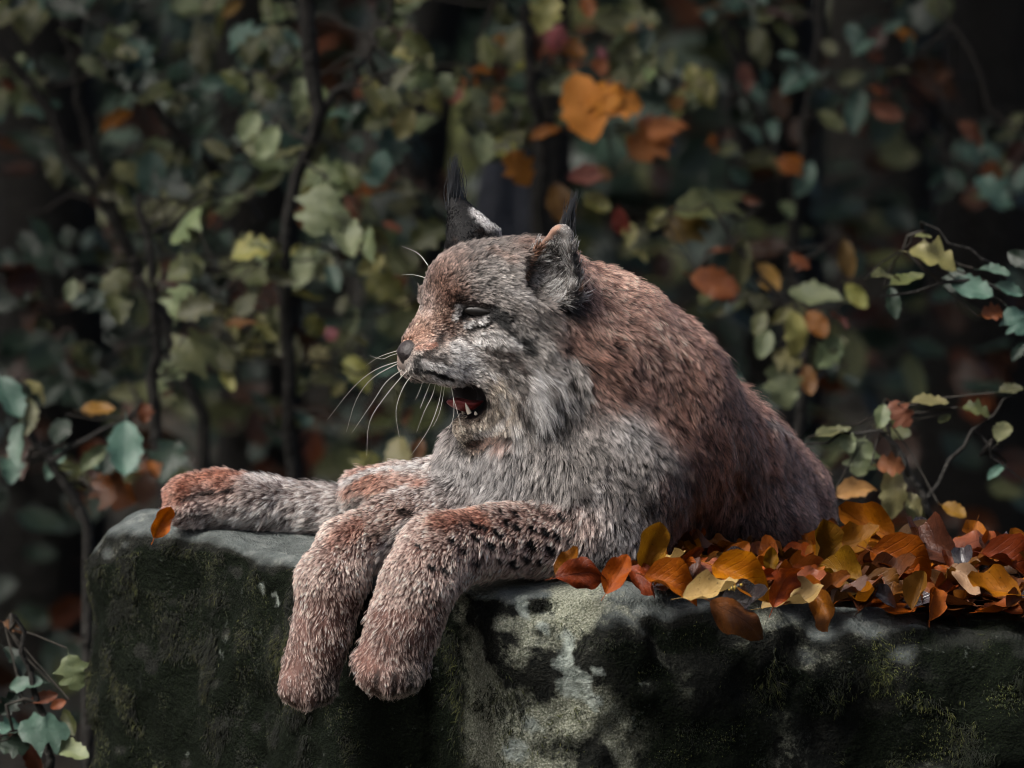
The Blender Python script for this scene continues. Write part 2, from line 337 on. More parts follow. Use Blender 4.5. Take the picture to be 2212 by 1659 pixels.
STROKES = [  # polyline, radius px, palette, strength, length factor
 ([(920,640),(950,625),(985,630)],26,'brow',.6,.9), ([(990,640),(1000,662)],7,'dark',.8,1), ([(965,690),(975,720)],9,'brow',.5,.8),
 ([(985,690),(1030,688),(1080,690)],42,None,1,.95), ([(900,740),(940,720)],40,None,1,1.0), ([(925,785),(975,805)],30,None,1,1.3), ([(998,676),(1030,669),(1070,672)],14,'black',1,.6), ([(990,655),(1030,652),(1065,662)],6,'dark',.85,.6),
 ([(1006,704),(1040,693),(1072,681)],7,'white',1,1.0), ([(991,664),(981,688)],6.5,'white',1,1.4), ([(1012,714),(1048,703),(1078,690)],4.5,'black',.9,.6),
 ([(1070,676),(1098,698),(1125,720),(1142,752)],16,'black',1,.8), ([(1035,730),(1080,728),(1110,750)],14,'white',.6,1),
 ([(1120,700),(1160,730),(1180,770)],14,'grey',.6,1), ([(1090,620),(1140,650)],10,'white',.25,1),
 ([(1055,752),(1100,768),(1135,805)],8,'dark',.95,1), ([(1085,738),(1118,768)],6,'dark',.7,1), ([(1030,772),(1075,785),(1112,830)],7,'dark',.8,1), ([(1045,800),(1085,815),(1105,850)],6,'white',.6,1), ([(1120,830),(1130,880)],6,'dark',.6,1),
 ([(995,755),(1010,795)],28,'white',.85,1), ([(955,728),(940,748),(918,770)],8,'dark',.95,.7), ([(905,775),(900,800)],9,'black',.95,.8), ([(872,785),(888,800)],7,'grey',.5,1), ([(880,735),(920,725)],14,'tan',.7,.8), ([(905,750),(935,745)],9,'red',.5,.8),
 ([(918,784),(945,790),(985,808)],7.5,'white',1,1.2), ([(912,796),(940,804),(972,816)],5,'black',1,1), ([(930,812),(965,822),(985,826)],6.5,'white',1,1.2), ([(925,774),(955,777)],4.5,'dark',.9,1),
 ([(880,808),(930,828),(978,838)],7,'black',1,.9), ([(1075,835),(1098,870),(1075,918),(1015,936)],20,'chin',.9,1), ([(1085,850),(1100,885),(1078,922),(1030,938)],9,'white',.55,1), ([(1010,956),(1060,958),(1110,945)],11,'black',.8,1), ([(1118,920),(1125,960)],10,'white',.6,1.2), ([(985,835),(1045,845),(1060,872),(1042,900),(1005,910)],7,'dark',.9,.5),  # the black stroke below the chin paints its shadow on the throat
 ([(1228,828),(1252,842)],8,'dark',.9,.8), ([(1295,748),(1340,758),(1400,768)],5,'dark',.55,1), ([(1250,800),(1300,815),(1330,812)],5,'dark',.4,1), ([(1242,640),(1250,690)],12,'dark',.7,1), ([(1280,640),(1270,700)],10,'brow',.5,1),  # opening strokes colour in the shade of the neck crease
 ([(1060,545),(1100,560)],12,'brow',.5,1), ([(990,520),(1040,510),(1090,505)],9,'dark',.7,.9), ([(1000,560),(1050,560)],8,'dark',.45,1), ([(1020,580),(1060,600)],6,'dark',.35,1),
 ([(1133,606),(1148,565),(1178,516),(1204,490)],7.5,'rim',1,.7), ([(1236,489),(1256,530),(1264,580),(1256,622)],6.5,'rim',1,.5), ([(1243,545),(1247,600)],8,'black',.8,.6), ([(1205,655),(1235,672)],10,'black',.7,1), ([(1160,600),(1190,590),(1205,570)],12,'white',.5,1),
 ([(1030,462),(1058,488),(1080,505)],15,'white',1,1.0), ([(990,440),(1002,480),(1010,520)],16,'black',.95,.8), ([(1000,524),(1040,514),(1075,508)],7,'black',.8,.9),
 ([(1200,720),(1180,790),(1195,880)],9,'dark',.35,1), ([(1135,820),(1128,870),(1140,905)],6,'dark',.8,1), ([(1158,810),(1166,890)],15,'white',.85,1.3), ([(1185,830),(1190,885)],8,'dark',.6,1), ([(1205,830),(1210,890)],8,'white',.6,1.1), ([(1140,905),(1180,925),(1230,915)],12,'black',.7,1),  # ruff's shadow painted dark along its front edge and underside
 ([(955,1125),(1010,1110),(1040,1125)],30,'red',.75,1), ([(816,1259),(800,1290)],13,'red',.8,1), ([(730,1165),(775,1140)],24,'red',.55,1), ([(780,1420),(800,1440)],24,'red',.35,1), ([(900,1330),(940,1300)],18,'brown',.35,1),
 ([(375,1065),(430,1032),(520,1025)],22,'red',.75,1), ([(395,1080),(460,1064),(505,1056)],7,'black',.9,.8), ([(362,1105),(410,1112),(450,1112)],5,'dark',.7,.8), ([(755,1052),(850,1040),(915,1046)],20,'red',.7,1), ([(738,1060),(742,1095)],5,'dark',.6,1), ([(740,1045),(800,1020),(930,1008)],9,'white',.8,1), ([(600,1034),(735,1052)],14,'white',.8,1),  # toe clefts painted as shade, leg tops whitened as if rim-lit
 ([(818,1452),(812,1492)],7,'black',.8,.8), ([(852,1456),(853,1500)],7,'black',.8,.8), ([(884,1452),(890,1488)],7,'black',.8,.8), ([(650,1490),(645,1525)],5,'dark',.5,.8), ([(684,1490),(688,1522)],5,'dark',.5,.8),  # shade between the toes painted in as dark lines
 ([(1390,1060),(1400,1130),(1380,1200)],16,'dark',.75,1), ([(1440,1020),(1420,1080)],14,'flank',.6,1), ([(1690,960),(1680,1030),(1700,1110)],10,'dark',.6,1), ([(1640,905),(1700,945)],14,'grey',.6,1),  # dark strokes paint the shade in the shoulder fold and haunch edge
 ([(865,1105),(890,1110)],9,'dark',.95,1), ([(800,1165),(820,1155)],8,'dark',.9,1), ([(723,1237)],8,'dark',.8,1), ([(880,1135),(835,1180),(815,1215)],14,'white',.5,1.6),
 ([(1158,1096),(1190,1120)],9,'dark',.8,1), ([(1225,1100),(1245,1135)],8,'dark',.7,1), ([(1262,1085),(1285,1130)],8,'dark',.7,1), ([(1290,1140),(1300,1185)],8,'dark',.6,1),
 ([(1230,1165),(1250,1195)],8,'dark',.7,1), ([(1330,1090),(1345,1140)],7,'dark',.5,1), ([(1310,1050),(1335,1090)],7,'dark',.5,1), ([(1240,1040),(1275,1065)],8,'dark',.5,1), ([(1150,990),(1200,1000)],8,'dark',.35,1),
 ([(1210,890),(1240,905)],7,'dark',.5,1), ([(1020,965),(1060,955),(1100,960)],16,'brown',.5,1), ([(1180,905),(1300,900)],14,'dark',.3,1)]
for x, y, r in ((1025,1135,6),(1073,1151,7),(1025,1160,6),(1114,1114,6),(1058,1178,6),(1147,1177,8),(1118,1142,6),(1150,1142,7),(1211,1118,7),(1110,1218,7),(1080,1208,5),(1028,1214,6),(980,1172,6),
                (932,1226,6),(1000,1190,5),(1178,1150,7),(1190,1190,7),(1090,1180,5),(960,1235,5),(1045,1140,5),(1095,1130,5),(1135,1205,6),(1085,1110,5),(905,1180,5),(1205,1160,7),(1165,1215,6)):
    STROKES.append(([(x-r*.5, y-r*.5), (x+r*.6, y+r*.6)], r*1.45, 'black', 1, .75))
CP = np.array([hit(c[0], c[1]) for c in CTRL], np.float32)
CG = region(CP)
SC = 1.0
CT = np.array([lin(PAL[c[5]][0]) for c in CTRL], np.float32); CR = np.array([lin(PAL[c[5]][1]) for c in CTRL], np.float32)
CF = np.array([np.array((c[2], 0, 0)) + np.array(UP)*(-c[3]) for c in CTRL], np.float32)
CL = np.array([c[4]*.001*(.80 if c[4] > 18 else 1) for c in CTRL], np.float32)
def paint_base(P, chunk=40000):
    n = len(P); T = np.zeros((n, 3), np.float32); Rt = np.zeros((n, 3), np.float32); Fl = np.zeros((n, 3), np.float32); L = np.zeros(n, np.float32)
    g = region(P)
    for a in range(0, n, chunk):
        p = P[a:a+chunk]; s = slice(a, a+len(p))
        d2 = np.maximum((p*p).sum(1)[:, None] + (CP*CP).sum(1)[None] - 2*p@CP.T, 0)+5e-4
        wt = np.where(g[s, None] == CG[None], 1, .03)/(d2*d2)
        wt = (wt/wt.sum(1, keepdims=True)).astype(np.float32)
        T[s] = wt@CT; Rt[s] = wt@CR; Fl[s] = wt@CF; L[s] = wt@CL
    return T, Rt, Fl, L, g
def stroke_points():
    out = []
    for line, r, pal, st, lf in STROKES:
        q = []
        for (x0, y0), (x1, y1) in zip(line, line[1:] or line):
            m = max(1, int(math.hypot(x1-x0, y1-y0)/4))
            q += [hit(x0+(x1-x0)*k/m, y0+(y1-y0)*k/m) for k in range(m+1)]
        face = max(p[0] for p in line) < 1260 and max(p[1] for p in line) < 960
        out.append((np.array(q, np.float32), r*(1.35 if face and pal in ('black', 'dark') else 1.15 if face else 1)/1810, pal, st, lf))
    return out
SP = stroke_points()
def strokes(P, T, Rt, L):
    for q, rad, pal, st, lf in SP:
        near = np.where(np.all((P > q.min(0)-rad*1.6) & (P < q.max(0)+rad*1.6), 1))[0]
        if not len(near): continue
        d = np.sqrt(np.min(((P[near][:, None]-q[None])**2).sum(2), 1))
        d = d + vnoise(P[near], 260, 5)*rad*.35
        k = (st*sstep(rad*1.35, rad*.55, d))[:, None]
        if pal:
            T[near] += (lin(PAL[pal][0])-T[near])*k; Rt[near] += (lin(PAL[pal][1])-Rt[near])*k
        L[near] *= 1+(lf-1)*k[:, 0]
MOUTH = [(np.array(at(1008, 866, -.055)), np.array((.0245, .0475, .0215))), (np.array(at(962, 866, -.025)), np.array((.0255, .079, .0165)))]
def in_mouth(P):
    return (np.min([np.linalg.norm((P-c)/r, axis=1) for c, r in MOUTH], 0) < 1.06) | ((np.linalg.norm((P-np.array(at(1012, 862, .015)))/np.array((.030, .065, .027)), axis=1) < 1))

# body mesh with its skin colours
lynx = empty('lynx', tuple(at(1350, 1240, -.05)))
tag(lynx, 'spotted grey-brown lynx with tufted ears yawning on the mossy rock', 'lynx')
b = NB('lynx_skin')
skin = b.done(b('BsdfPrincipled', {'Base Color': b('Attribute', attribute_name='col').outputs['Color'], 'Roughness': .75, 'Specular IOR Level': .2}))
body_me = mesh('body', BV, BQ, skin)
BT, BR, BF, BL, BG = paint_base(BV); T_, R_, L_ = BT.copy(), BR.copy(), BL.copy(); strokes(BV, T_, R_, L_)
vc = np.ones((len(BV), 4), np.float32); BR[BG == GROUPS.index('ear')] *= .5; BR[BG == GROUPS.index('ear')] += .05; R_[BG == GROUPS.index('ear')] = R_[BG == GROUPS.index('ear')]*.5+.05
sk = sstep(.012, .005, L_)[:, None]; vc[:, :3] = (R_*.8+T_*.06)*(1-sk) + (R_*.6+T_*.35)*sk
mm = in_mouth(BV); vc[mm, :3] = (.012, .008, .008)
body_me.color_attributes.new('col', 'FLOAT_COLOR', 'POINT').data.foreach_set('color', vc.ravel())
body = link('body', body_me, lynx)

# ------------------------------------------------------------------ the coat itself
tri = np.concatenate([BQ[:, [0, 1, 2]], BQ[:, [0, 2, 3]]])
def normals(me):
    a = np.zeros(len(me.vertices)*3, np.float32); me.vertices.foreach_get('normal', a); return a.reshape(-1, 3)
VN = normals(body_me)
A, B, C = BV[tri[:, 0]], BV[tri[:, 1]], BV[tri[:, 2]]
area = np.linalg.norm(np.cross(B-A, C-A), axis=1)*.5
cen = (A+B+C)/3; nf = VN[tri].mean(1)
view = np.array(CAM, np.float32)-cen; view /= np.linalg.norm(view, axis=1)[:, None]
wgt = area*np.clip(.25+1.6*((nf*view).sum(1)+.35), .12, 1.15)
wgt *= np.where(cen[:, 2] < .004, .3, 1)
hd = np.linalg.norm((cen-np.array(at(1030, 720, -.03)))/np.array((.10, .12, .15)), axis=1) < 1
wgt *= np.where(np.linalg.norm(cen-np.array(at(880, 766, -.042)), axis=1) < .017, 0, 1)
EYE = np.array(hit(1033, 672))
wgt *= np.where(np.linalg.norm((cen-EYE)/np.array((.0165, .03, .0046)), axis=1) < 1, 0, 1)
wgt *= np.where(BG[tri[:, 0]] == GROUPS.index('ear'), 3, 1)
wgt *= np.where(hd, 3.2, 1)*np.where(in_mouth(cen), 0, 1)
NH = 450000
ti = rng.choice(len(tri), NH, p=wgt/wgt.sum())
u, v = rng.random(NH, dtype=np.float32), rng.random(NH, dtype=np.float32)
fl = u+v > 1; u[fl] = 1-u[fl]; v[fl] = 1-v[fl]
P = A[ti]+u[:, None]*(B-A)[ti]+v[:, None]*(C-A)[ti]
N = VN[tri[ti]]; N = N[:, 0]*(1-u-v)[:, None]+N[:, 1]*u[:, None]+N[:, 2]*v[:, None]
N /= np.linalg.norm(N, axis=1)[:, None]
bw = np.stack([1-u-v, u, v], 1)[..., None]
lerp = lambda a_: (a_[tri[ti]]*(bw if a_.ndim > 1 else bw[..., 0])).sum(1)
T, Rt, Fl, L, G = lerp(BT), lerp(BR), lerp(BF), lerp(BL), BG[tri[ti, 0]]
# the near ear: short grey fur in the cup with some long pale hairs, brown behind; the far ear short
en = np.array(Vector((-.45, -.88, .10)).normalized(), np.float32)
ear = G == GROUPS.index('ear'); inner = ear & ((N*en).sum(1) > -.1); back = ear & ~inner
L[(G == 4) | (G == 5)] *= .82; L[inner] = .0032; L[back] = .0028; T[inner] = lin((228, 224, 220)); Rt[inner] = lin((120, 114, 110)); L[G == GROUPS.index('ear2')] *= .8
lng = inner & (rng.random(NH) < .14) & (P[:, 2] < at(1200, 530, -.05).z)
L[lng] = .017; T[lng] = lin((240, 240, 238))
T[back] = lin(PAL['brow'][0]); Rt[back] = lin(PAL['brow'][1])
ft = Fl - N*(Fl*N).sum(1)[:, None]; ft /= np.maximum(np.linalg.norm(ft, axis=1), 1e-4)[:, None]
strokes(P + ft*(L*.45)[:, None], T, Rt, L)          # marks belong where the hair tips show
fk = sstep(.05, .45, vnoise(P + ft*(L*.45)[:, None], 240, 9) + .35*vnoise(P, 60, 10))
T *= (1 - fk*np.array([.60, .1, .1, .34, .30, .28, .20])[G])[:, None].astype(np.float32)
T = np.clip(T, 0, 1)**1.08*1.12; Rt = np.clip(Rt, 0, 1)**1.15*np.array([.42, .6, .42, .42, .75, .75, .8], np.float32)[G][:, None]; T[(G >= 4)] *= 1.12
def hair(name, P, N, Fl, L, T, Rt, mat, parent, pts=5, lift=.50, clump=.78, crad=.0026, cn=7, rad=.00042, wild=.16, gravity=.25):
    n = len(P)
    # tangent flow with slow waviness, so that locks part and overlap
    f = Fl - N*(Fl*N).sum(1)[:, None]; f /= np.maximum(np.linalg.norm(f, axis=1), 1e-4)[:, None]
    b_ = np.cross(N, f)
    wob = vnoise(P, 45, 1)*.45 + vnoise(P, 130, 2)*.30
    f = f + b_*wob[:, None] + rng.normal(0, wild, (n, 3)); f -= N*(f*N).sum(1)[:, None]; f /= np.linalg.norm(f, axis=1)[:, None]
    lf = np.clip(lift + vnoise(P, 70, 3)*.22 + rng.normal(0, .10, n), .12, 1.2)
    gd = rng.random(n) < .03                     # guard hairs stand off and fray the outline
    lf = np.where(gd, lf+.22, lf)
    ln = np.where(gd & (L > .009), 1.35, 1)*L*np.clip(1 + vnoise(P, 90, 4)*.25 + rng.normal(0, .18, n), .4, 1.7)
    t = np.linspace(0, 1, pts, dtype=np.float32)
    d0 = f*(1-.55*lf)[:, None] + N*lf[:, None]; d0 /= np.linalg.norm(d0, axis=1)[:, None]
    d1 = f*1.0 + N*(lf*.25)[:, None] + np.array((0, 0, -1.0))*gravity*.5; d1 /= np.linalg.norm(d1, axis=1)[:, None]
    X = P[:, None] - N[:, None]*.0015 + (t[None, :, None] - .5*t[None, :, None]**2)*(d0*ln[:, None])[:, None]*1.1 + (.5*t[None, :, None]**2)*(d1*ln[:, None])[:, None]
    # clumping: hairs lean to the tip of a nearby lead hair
    nc = int(n/cn); lead = rng.choice(n, nc, replace=False)
    kd = KDTree(nc)
    for k, q in enumerate(P[lead]): kd.insert(q, k)
    kd.balance()
    near = np.array([kd.find(q)[1] for q in P])
    near = lead[near]; dist = np.linalg.norm(P-P[near], axis=1)
    ck = clump*np.clip(1.35-dist/(crad*2), 0, 1)*(.65+.35*rng.random(n))
    X += ((X[near]-X)*(t[None, :, None]**1.3)*ck[:, None, None])
    # colour along each hair: dark root, pale band, some dark tips
    br = np.clip(1 + vnoise(P, 60, 6)*.16 + vnoise(P, 150, 7)*.14 + (rng.random(n)-.5)*.4 + rng.normal(0, .32, n)[near], .18, 2.0)
    band = sstep(.38, .95, t)[None]*np.ones((n, 1))
    dk = rng.random(n) < .09
    band[dk] *= (1-sstep(.7, 1, t))*.8
    c = np.ones((n, pts, 4), np.float32)
    c[..., :3] = (Rt[:, None]*(1-band[..., None]) + T[:, None]*band[..., None])*br[:, None, None]
    c[..., :3] = np.clip(c[..., :3], 0, .92)
    cu = bpy.data.hair_curves.new(name); cu.add_curves([pts]*n)
    cu.attributes['position'].data.foreach_set('vector', X.astype(np.float32).ravel())
    rr = rad*np.clip(1.05-t**1.6, .12, 1)[None]*np.clip(rng.normal(1, .2, n), .5, 1.6)[:, None]
    (cu.attributes.get('radius') or cu.attributes.new('radius', 'FLOAT', 'POINT')).data.foreach_set('value', rr.astype(np.float32).ravel())
    cu.attributes.new('col', 'FLOAT_COLOR', 'POINT').data.foreach_set('color', c.ravel())
    cu.materials.append(mat)
    return link(name, cu, parent)
b = NB('lynx_fur')
col = b('Attribute', attribute_name='col').outputs['Color']
ph = b('BsdfHairPrincipled', {'Color': col, 'Roughness': .35, 'Radial Roughness': .5, 'Coat': 0.0}, parametrization='COLOR')
fur_mat = b.done(b('MixShader', {0: .45, 1: ph.outputs[0], 2: b('BsdfDiffuse', {'Color': col}).outputs[0]}))
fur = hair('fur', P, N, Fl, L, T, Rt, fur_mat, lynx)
tag(fur, kind='stuff')
# ------------------------------------------------------------------ the mossy rock
EX = np.array([-1.2, -.56, -.507, -.447, -.387, -.306, -.251, -.20, -.15, -.10, -.06, -.02, .04, .10, .21, .36, .57, 1.3])
EY = np.array([ .45,  .37,  .34,   .29,   .235,   .11,  .00, -.05, -.085, -.105, -.150, -.188, -.21, -.215, -.19, -.13, -.12, -.15])
def edge_y(x): return np.interp(x, EX, EY)
def top_z(x, y):
    q = np.stack([x, y, np.zeros_like(x)], -1)
    return .008 + vnoise(q, 3.1, 21)*.006 + vnoise(q, 11, 22)*.003 - .052*sstep(.10, .46, x) - .03*sstep(-.47, -.62, x)
def build_rock():
    h = .008; lo = np.array((-.66, -.66, -1.25), np.float32); hi = np.array((1.25, 1.0, .07), np.float32)
    # only the upper half metre is finely sampled, the foot is a plain block below the frame
    lo[2] = -.62
    n = np.ceil((hi-lo)/h).astype(int)+1
    g = np.stack(np.meshgrid(*[np.arange(n[k], dtype=np.float32)*h+lo[k] for k in range(3)], indexing='ij'), -1)
    x, y, z = g[..., 0], g[..., 1], g[..., 2]
    X2, Y2 = x[:, :, 0], y[:, :, 0]
    zt = top_z(X2, Y2)[:, :, None]
    ef = edge_y(x[:, 0, 0])[:, None, None]
    slope = np.gradient(edge_y(x[:, 0, 0]), h)[:, None, None]
    front = (ef - y)/np.sqrt(1+slope**2) + .05*np.clip(-z, 0, .6)*0 - .02*np.clip(-z-.25, 0, 1)
    left = (-.545 - x) + .03*sstep(-.06, 0, z)
    top = z - zt
    kk = .035 + .05*sstep(-.10, .05, x)
    def smax(a, b, k):
        hh = np.maximum(k-np.abs(a-b), 0)/k; return np.maximum(a, b)+hh*hh*k/4
    d = smax(smax(top, front, kk), left, .06)
    d = smax(d, y - (.50+.10*sstep(-.15, .25, x)-.26*sstep(.38, .50, x)), .05); d = np.maximum(d, np.maximum(x-1.2, -.58-z))
    nb = np.abs(d) < .06
    p = g[nb]
    d[nb] += vnoise(p, 5, 31)*.016*np.clip(1-(p[:, 2]+.02)/.02, .15, 1) + (vnoise(p, 17, 32)*.011 + vnoise(p, 45, 33)*.006)*np.where(p[:, 2] > -.01, .35, 1)
    # a shallow hollow where the two halves of the block meet under the paws
    d += .022*np.exp(-((x+.085)/.045)**2)*sstep(-.005, -.06, z)*sstep(.1, -.1, y)
    V, Q = surface_nets(d, lo, h)
    return V, Q
RV, RQ = build_rock()
rock_me = mesh('rock', RV, RQ)
RN = normals(rock_me)
x, y, z = RV.T
nz_ = RN[:, 2]
boulder = sstep(-.09, -.03, x)*sstep(.36, .10, x + .18*vnoise(RV, 6, 41))
lich = (boulder*.95 + .14)*sstep(-.45, .35, vnoise(RV, 13, 42)*.8+vnoise(RV, 30, 43)*.5+.10)
lich = np.maximum(lich, .8*boulder*sstep(.25, .6, nz_)*sstep(-.5, .2, vnoise(RV, 20, 46)))
spot = np.zeros(len(RV), np.float32)
for px, py, r in ((1245, 1490, .022), (1215, 1440, .013), (1270, 1520, .014), (1175, 1370, .010), (1140, 1575, .012), (1115, 1630, .018), (1225, 1395, .012), (1130, 1330, .012), (1290, 1450, .010), (560, 1280, .010), (585, 1300, .008)):
    c = at(px, py, -.2); ex = edge_y(np.array([c.x]))[0]; c = at(px, py, float(ex)-.01)
    d = np.linalg.norm((RV-np.array(c))*np.array((1, .12, 1)), axis=1) + vnoise(RV, 60, 44)*.007
    spot = np.maximum(spot, sstep(r*1.15, r*.75, d))
moss = sstep(.55, .0, nz_)*sstep(-.45, .25, vnoise(RV, 9, 45)+.35+.5*sstep(-.05, -.12, x))*(1-.80*boulder)
moss = np.maximum(moss, sstep(.42, .55, x+.12*vnoise(RV, 12, 47))*sstep(.05, -.06, y))*(1-spot)
mc = np.ones((len(RV), 4), np.float32); mc[:, 0] = lich; mc[:, 1] = moss; mc[:, 2] = spot
rock_me.color_attributes.new('mask', 'FLOAT_COLOR', 'POINT').data.foreach_set('color', mc.ravel())
b = NB('mossy_stone'); tc = b('TexCoord').outputs['Object']
sep = b('SeparateColor', {0: b('Attribute', attribute_name='mask').outputs['Color']})
n1, n2, n3 = b.noise(38, 6, .65, tc), b.noise(130, 5, .65, tc), b.noise(420, 3, .6, tc)
grit = b.math('ADD', b.math('MULTIPLY', n1, .6), b.math('MULTIPLY', n2, .4))
def edge(mask, lo, hi, amt):
    f = b.math('ADD', mask, b.math('MULTIPLY', b.math('SUBTRACT', grit, .5), amt))
    return b('MapRange', {0: f, 1: lo, 2: hi}).outputs[0]
stone = b.ramp(b.math('ADD', b.math('MULTIPLY', n1, .55), b.math('MULTIPLY', n3, .45)), [(.34, (.003, .004, .0035)), (.47, (.009, .010, .0085)), (.58, (.021, .022, .018)), (.72, (.048, .047, .039))])
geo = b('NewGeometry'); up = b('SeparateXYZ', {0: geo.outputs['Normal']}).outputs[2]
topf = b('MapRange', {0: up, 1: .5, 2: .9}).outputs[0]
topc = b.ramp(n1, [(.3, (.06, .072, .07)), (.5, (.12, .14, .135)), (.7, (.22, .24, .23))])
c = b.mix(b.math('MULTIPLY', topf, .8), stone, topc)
lc = b.ramp(n3, [(.3, (.07, .078, .055)), (.5, (.19, .20, .15)), (.7, (.38, .39, .32))])
c = b.mix(edge(sep.outputs[0], .28, .90, 2.6), c, lc)
mossc = b.ramp(n3, [(.35, (.0014, .0024, .0014)), (.55, (.004, .0065, .0032)), (.7, (.010, .015, .006))])
c = b.mix(edge(sep.outputs[1], .30, .62, 1.5), c, mossc)
c = b.mix(edge(sep.outputs[2], .25, 1.1, 2.6), c, b.ramp(n2, [(.3, (.15, .18, .16)), (.7, (.36, .40, .36))]))
hgt = b.math('ADD', b.math('MULTIPLY', n1, .6), b.math('ADD', b.math('MULTIPLY', n2, .3), b.math('MULTIPLY', n3, .12)))
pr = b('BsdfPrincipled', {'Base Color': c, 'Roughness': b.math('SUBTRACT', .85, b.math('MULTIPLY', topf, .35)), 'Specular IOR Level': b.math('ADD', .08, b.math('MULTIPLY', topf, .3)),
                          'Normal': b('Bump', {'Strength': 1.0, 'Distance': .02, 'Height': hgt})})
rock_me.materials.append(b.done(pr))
rock = empty('mossy_rock', (.3, .1, -.58))
tag(rock, 'large flat-topped rock with dark moss and pale lichen under the lynx', 'rock')
link('stone', rock_me, rock)
# the part of the block that stands below the picture
f0 = [(-.52, .40), (-.43, .31), (-.24, .04), (-.06, -.09), (.2, -.13), (.55, -.08), (1.17, -.09), (1.17, .31), (.50, .31), (.36, .55), (-.52, .47)]
fv = [(a*1.03-.01, c_-.02, -1.3) for a, c_ in f0]+[(a, c_, -.55) for a, c_ in f0]; k = len(f0)
link('stone_foot', mesh('stone_foot', fv, [(i, (i+1) % k, k+(i+1) % k, k+i) for i in range(k)]+[tuple(range(k, 2*k))], plain('foot_stone', (.05, .048, .04), .9, .3, (30, .6, .02), .5, 9), False), rock)
# moss strands
tri = np.concatenate([RQ[:, [0, 1, 2]], RQ[:, [0, 2, 3]]])
A, B, C = RV[tri[:, 0]], RV[tri[:, 1]], RV[tri[:, 2]]
area = np.linalg.norm(np.cross(B-A, C-A), axis=1)*.5; cen = (A+B+C)/3
mw = moss[tri].mean(1)*sstep(-.25, .35, vnoise(cen, 24, 51)+.3*vnoise(cen, 60, 52)) + .7*(cen[:, 0] > .42)*(cen[:, 2] > -.13)*(cen[:, 1] < -.05)*sstep(0, .4, vnoise(cen, 14, 53))
wgt = area*mw*(RN[tri].mean(1)[:, 1] < .35)*(cen[:, 2] > -.45)*(cen[:, 2] < .03)*(cen[:, 0] < .9)
nm_ = 150000
ti = rng.choice(len(tri), nm_, p=wgt/wgt.sum()); u = rng.random((nm_, 1), dtype=np.float32); v = rng.random((nm_, 1), dtype=np.float32)*(1-u)
MP = A[ti]+u*(B-A)[ti]+v*(C-A)[ti]; MN = RN[tri[ti, 0]]
pick = rng.random(nm_) + vnoise(MP, 20, 54)*.35
mt = np.where((pick > .86)[:, None], np.array((.10, .11, .028)), np.where((pick > .5)[:, None], np.array((.022, .030, .009)), np.array((.007, .011, .0045)))).astype(np.float32)
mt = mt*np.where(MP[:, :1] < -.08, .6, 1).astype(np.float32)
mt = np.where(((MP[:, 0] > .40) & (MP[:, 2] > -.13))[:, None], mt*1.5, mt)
b = NB('moss'); moss_mat = b.done(b('BsdfPrincipled', {'Base Color': b('Attribute', attribute_name='col').outputs['Color'], 'Roughness': .7, 'Specular IOR Level': .3}))
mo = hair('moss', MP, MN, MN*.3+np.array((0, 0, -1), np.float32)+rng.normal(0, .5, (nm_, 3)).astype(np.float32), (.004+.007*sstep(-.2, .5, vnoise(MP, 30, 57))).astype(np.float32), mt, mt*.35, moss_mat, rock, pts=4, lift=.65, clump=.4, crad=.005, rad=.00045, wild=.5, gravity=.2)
tag(mo, kind='stuff')
# ------------------------------------------------------------------ leaves
def leaf_mesh(name, nu, nv, seed, curl=.0, fold=.2, wave=.04, cup=.0, broad=.62, point=1.0, twist=0., droop=0., serr=.0, lobe=0.):
    r = random.Random(seed); V, UV = [], []
    ph, ph2 = r.uniform(0, 6), r.uniform(0, 6)
    for i in range(nu+1):
        t = i/nu
        wd = broad*.5*max(t, .004)**.52*max(1-t, 0)**.70/.43
        wd *= 1+.05*math.sin(9*t+ph)
        if lobe: wd *= 1+lobe*math.cos(2*math.pi*t*3.2)*min(1, 5*t*(1-t))
        if serr: wd *= 1+serr*(1 if i % 2 else -1)*min(1, 4*t*(1-t))
        for j in range(-nv, nv+1):
            s = j/nv; yy = s*wd; x = t; z = 0
            z += fold*abs(yy)*1.0 + cup*yy*yy*2
            z += wave*math.sin(t*11+ph+2.0*s)*abs(s)**1.5*math.sin(math.pi*t)
            z += .018*math.sin(t*31+ph2)*(abs(s) > .9)
            z += -.012*(abs(s) < .01)
            x -= .06*abs(s)**2*math.sin(math.pi*t)*-1
            # curl along the length and droop of the tip
            a = curl*(t-.3)**2*(1 if t > .3 else -1)*1.2; z += math.sin(a)*.8*abs(t-.3) - droop*t*t
            tw = twist*(t-.2); yy, z = yy*math.cos(tw)-z*math.sin(tw), yy*math.sin(tw)+z*math.cos(tw)
            V.append((x, yy, z)); UV.append((t, s*.5+.5))
    W = 2*nv+1; Fc = [(i*W+j, (i+1)*W+j, (i+1)*W+j+1, i*W+j+1) for i in range(nu) for j in range(2*nv)]
    # stalk
    k = len(V); rr = .012
    zst = V[nv][2]
    for t, rad in ((-.22, rr*.7), (-.1, rr*.8), (.03, rr)):
        for a in range(3): V.append((t, rad*math.cos(a*2.094), zst-.05*abs(t)*2+rad*math.sin(a*2.094))); UV.append((.02, .5))
    for s_ in range(2):
        for a in range(3): Fc.append((k+s_*3+a, k+s_*3+(a+1) % 3, k+s_*3+3+(a+1) % 3, k+s_*3+3+a))
    me = mesh(name, V, Fc)
    uv = me.uv_layers.new(name='uv'); li = np.zeros(len(me.loops), np.int32); me.loops.foreach_get('vertex_index', li)
    uv.data.foreach_set('uv', np.array(UV, np.float32)[li].ravel())
    return me
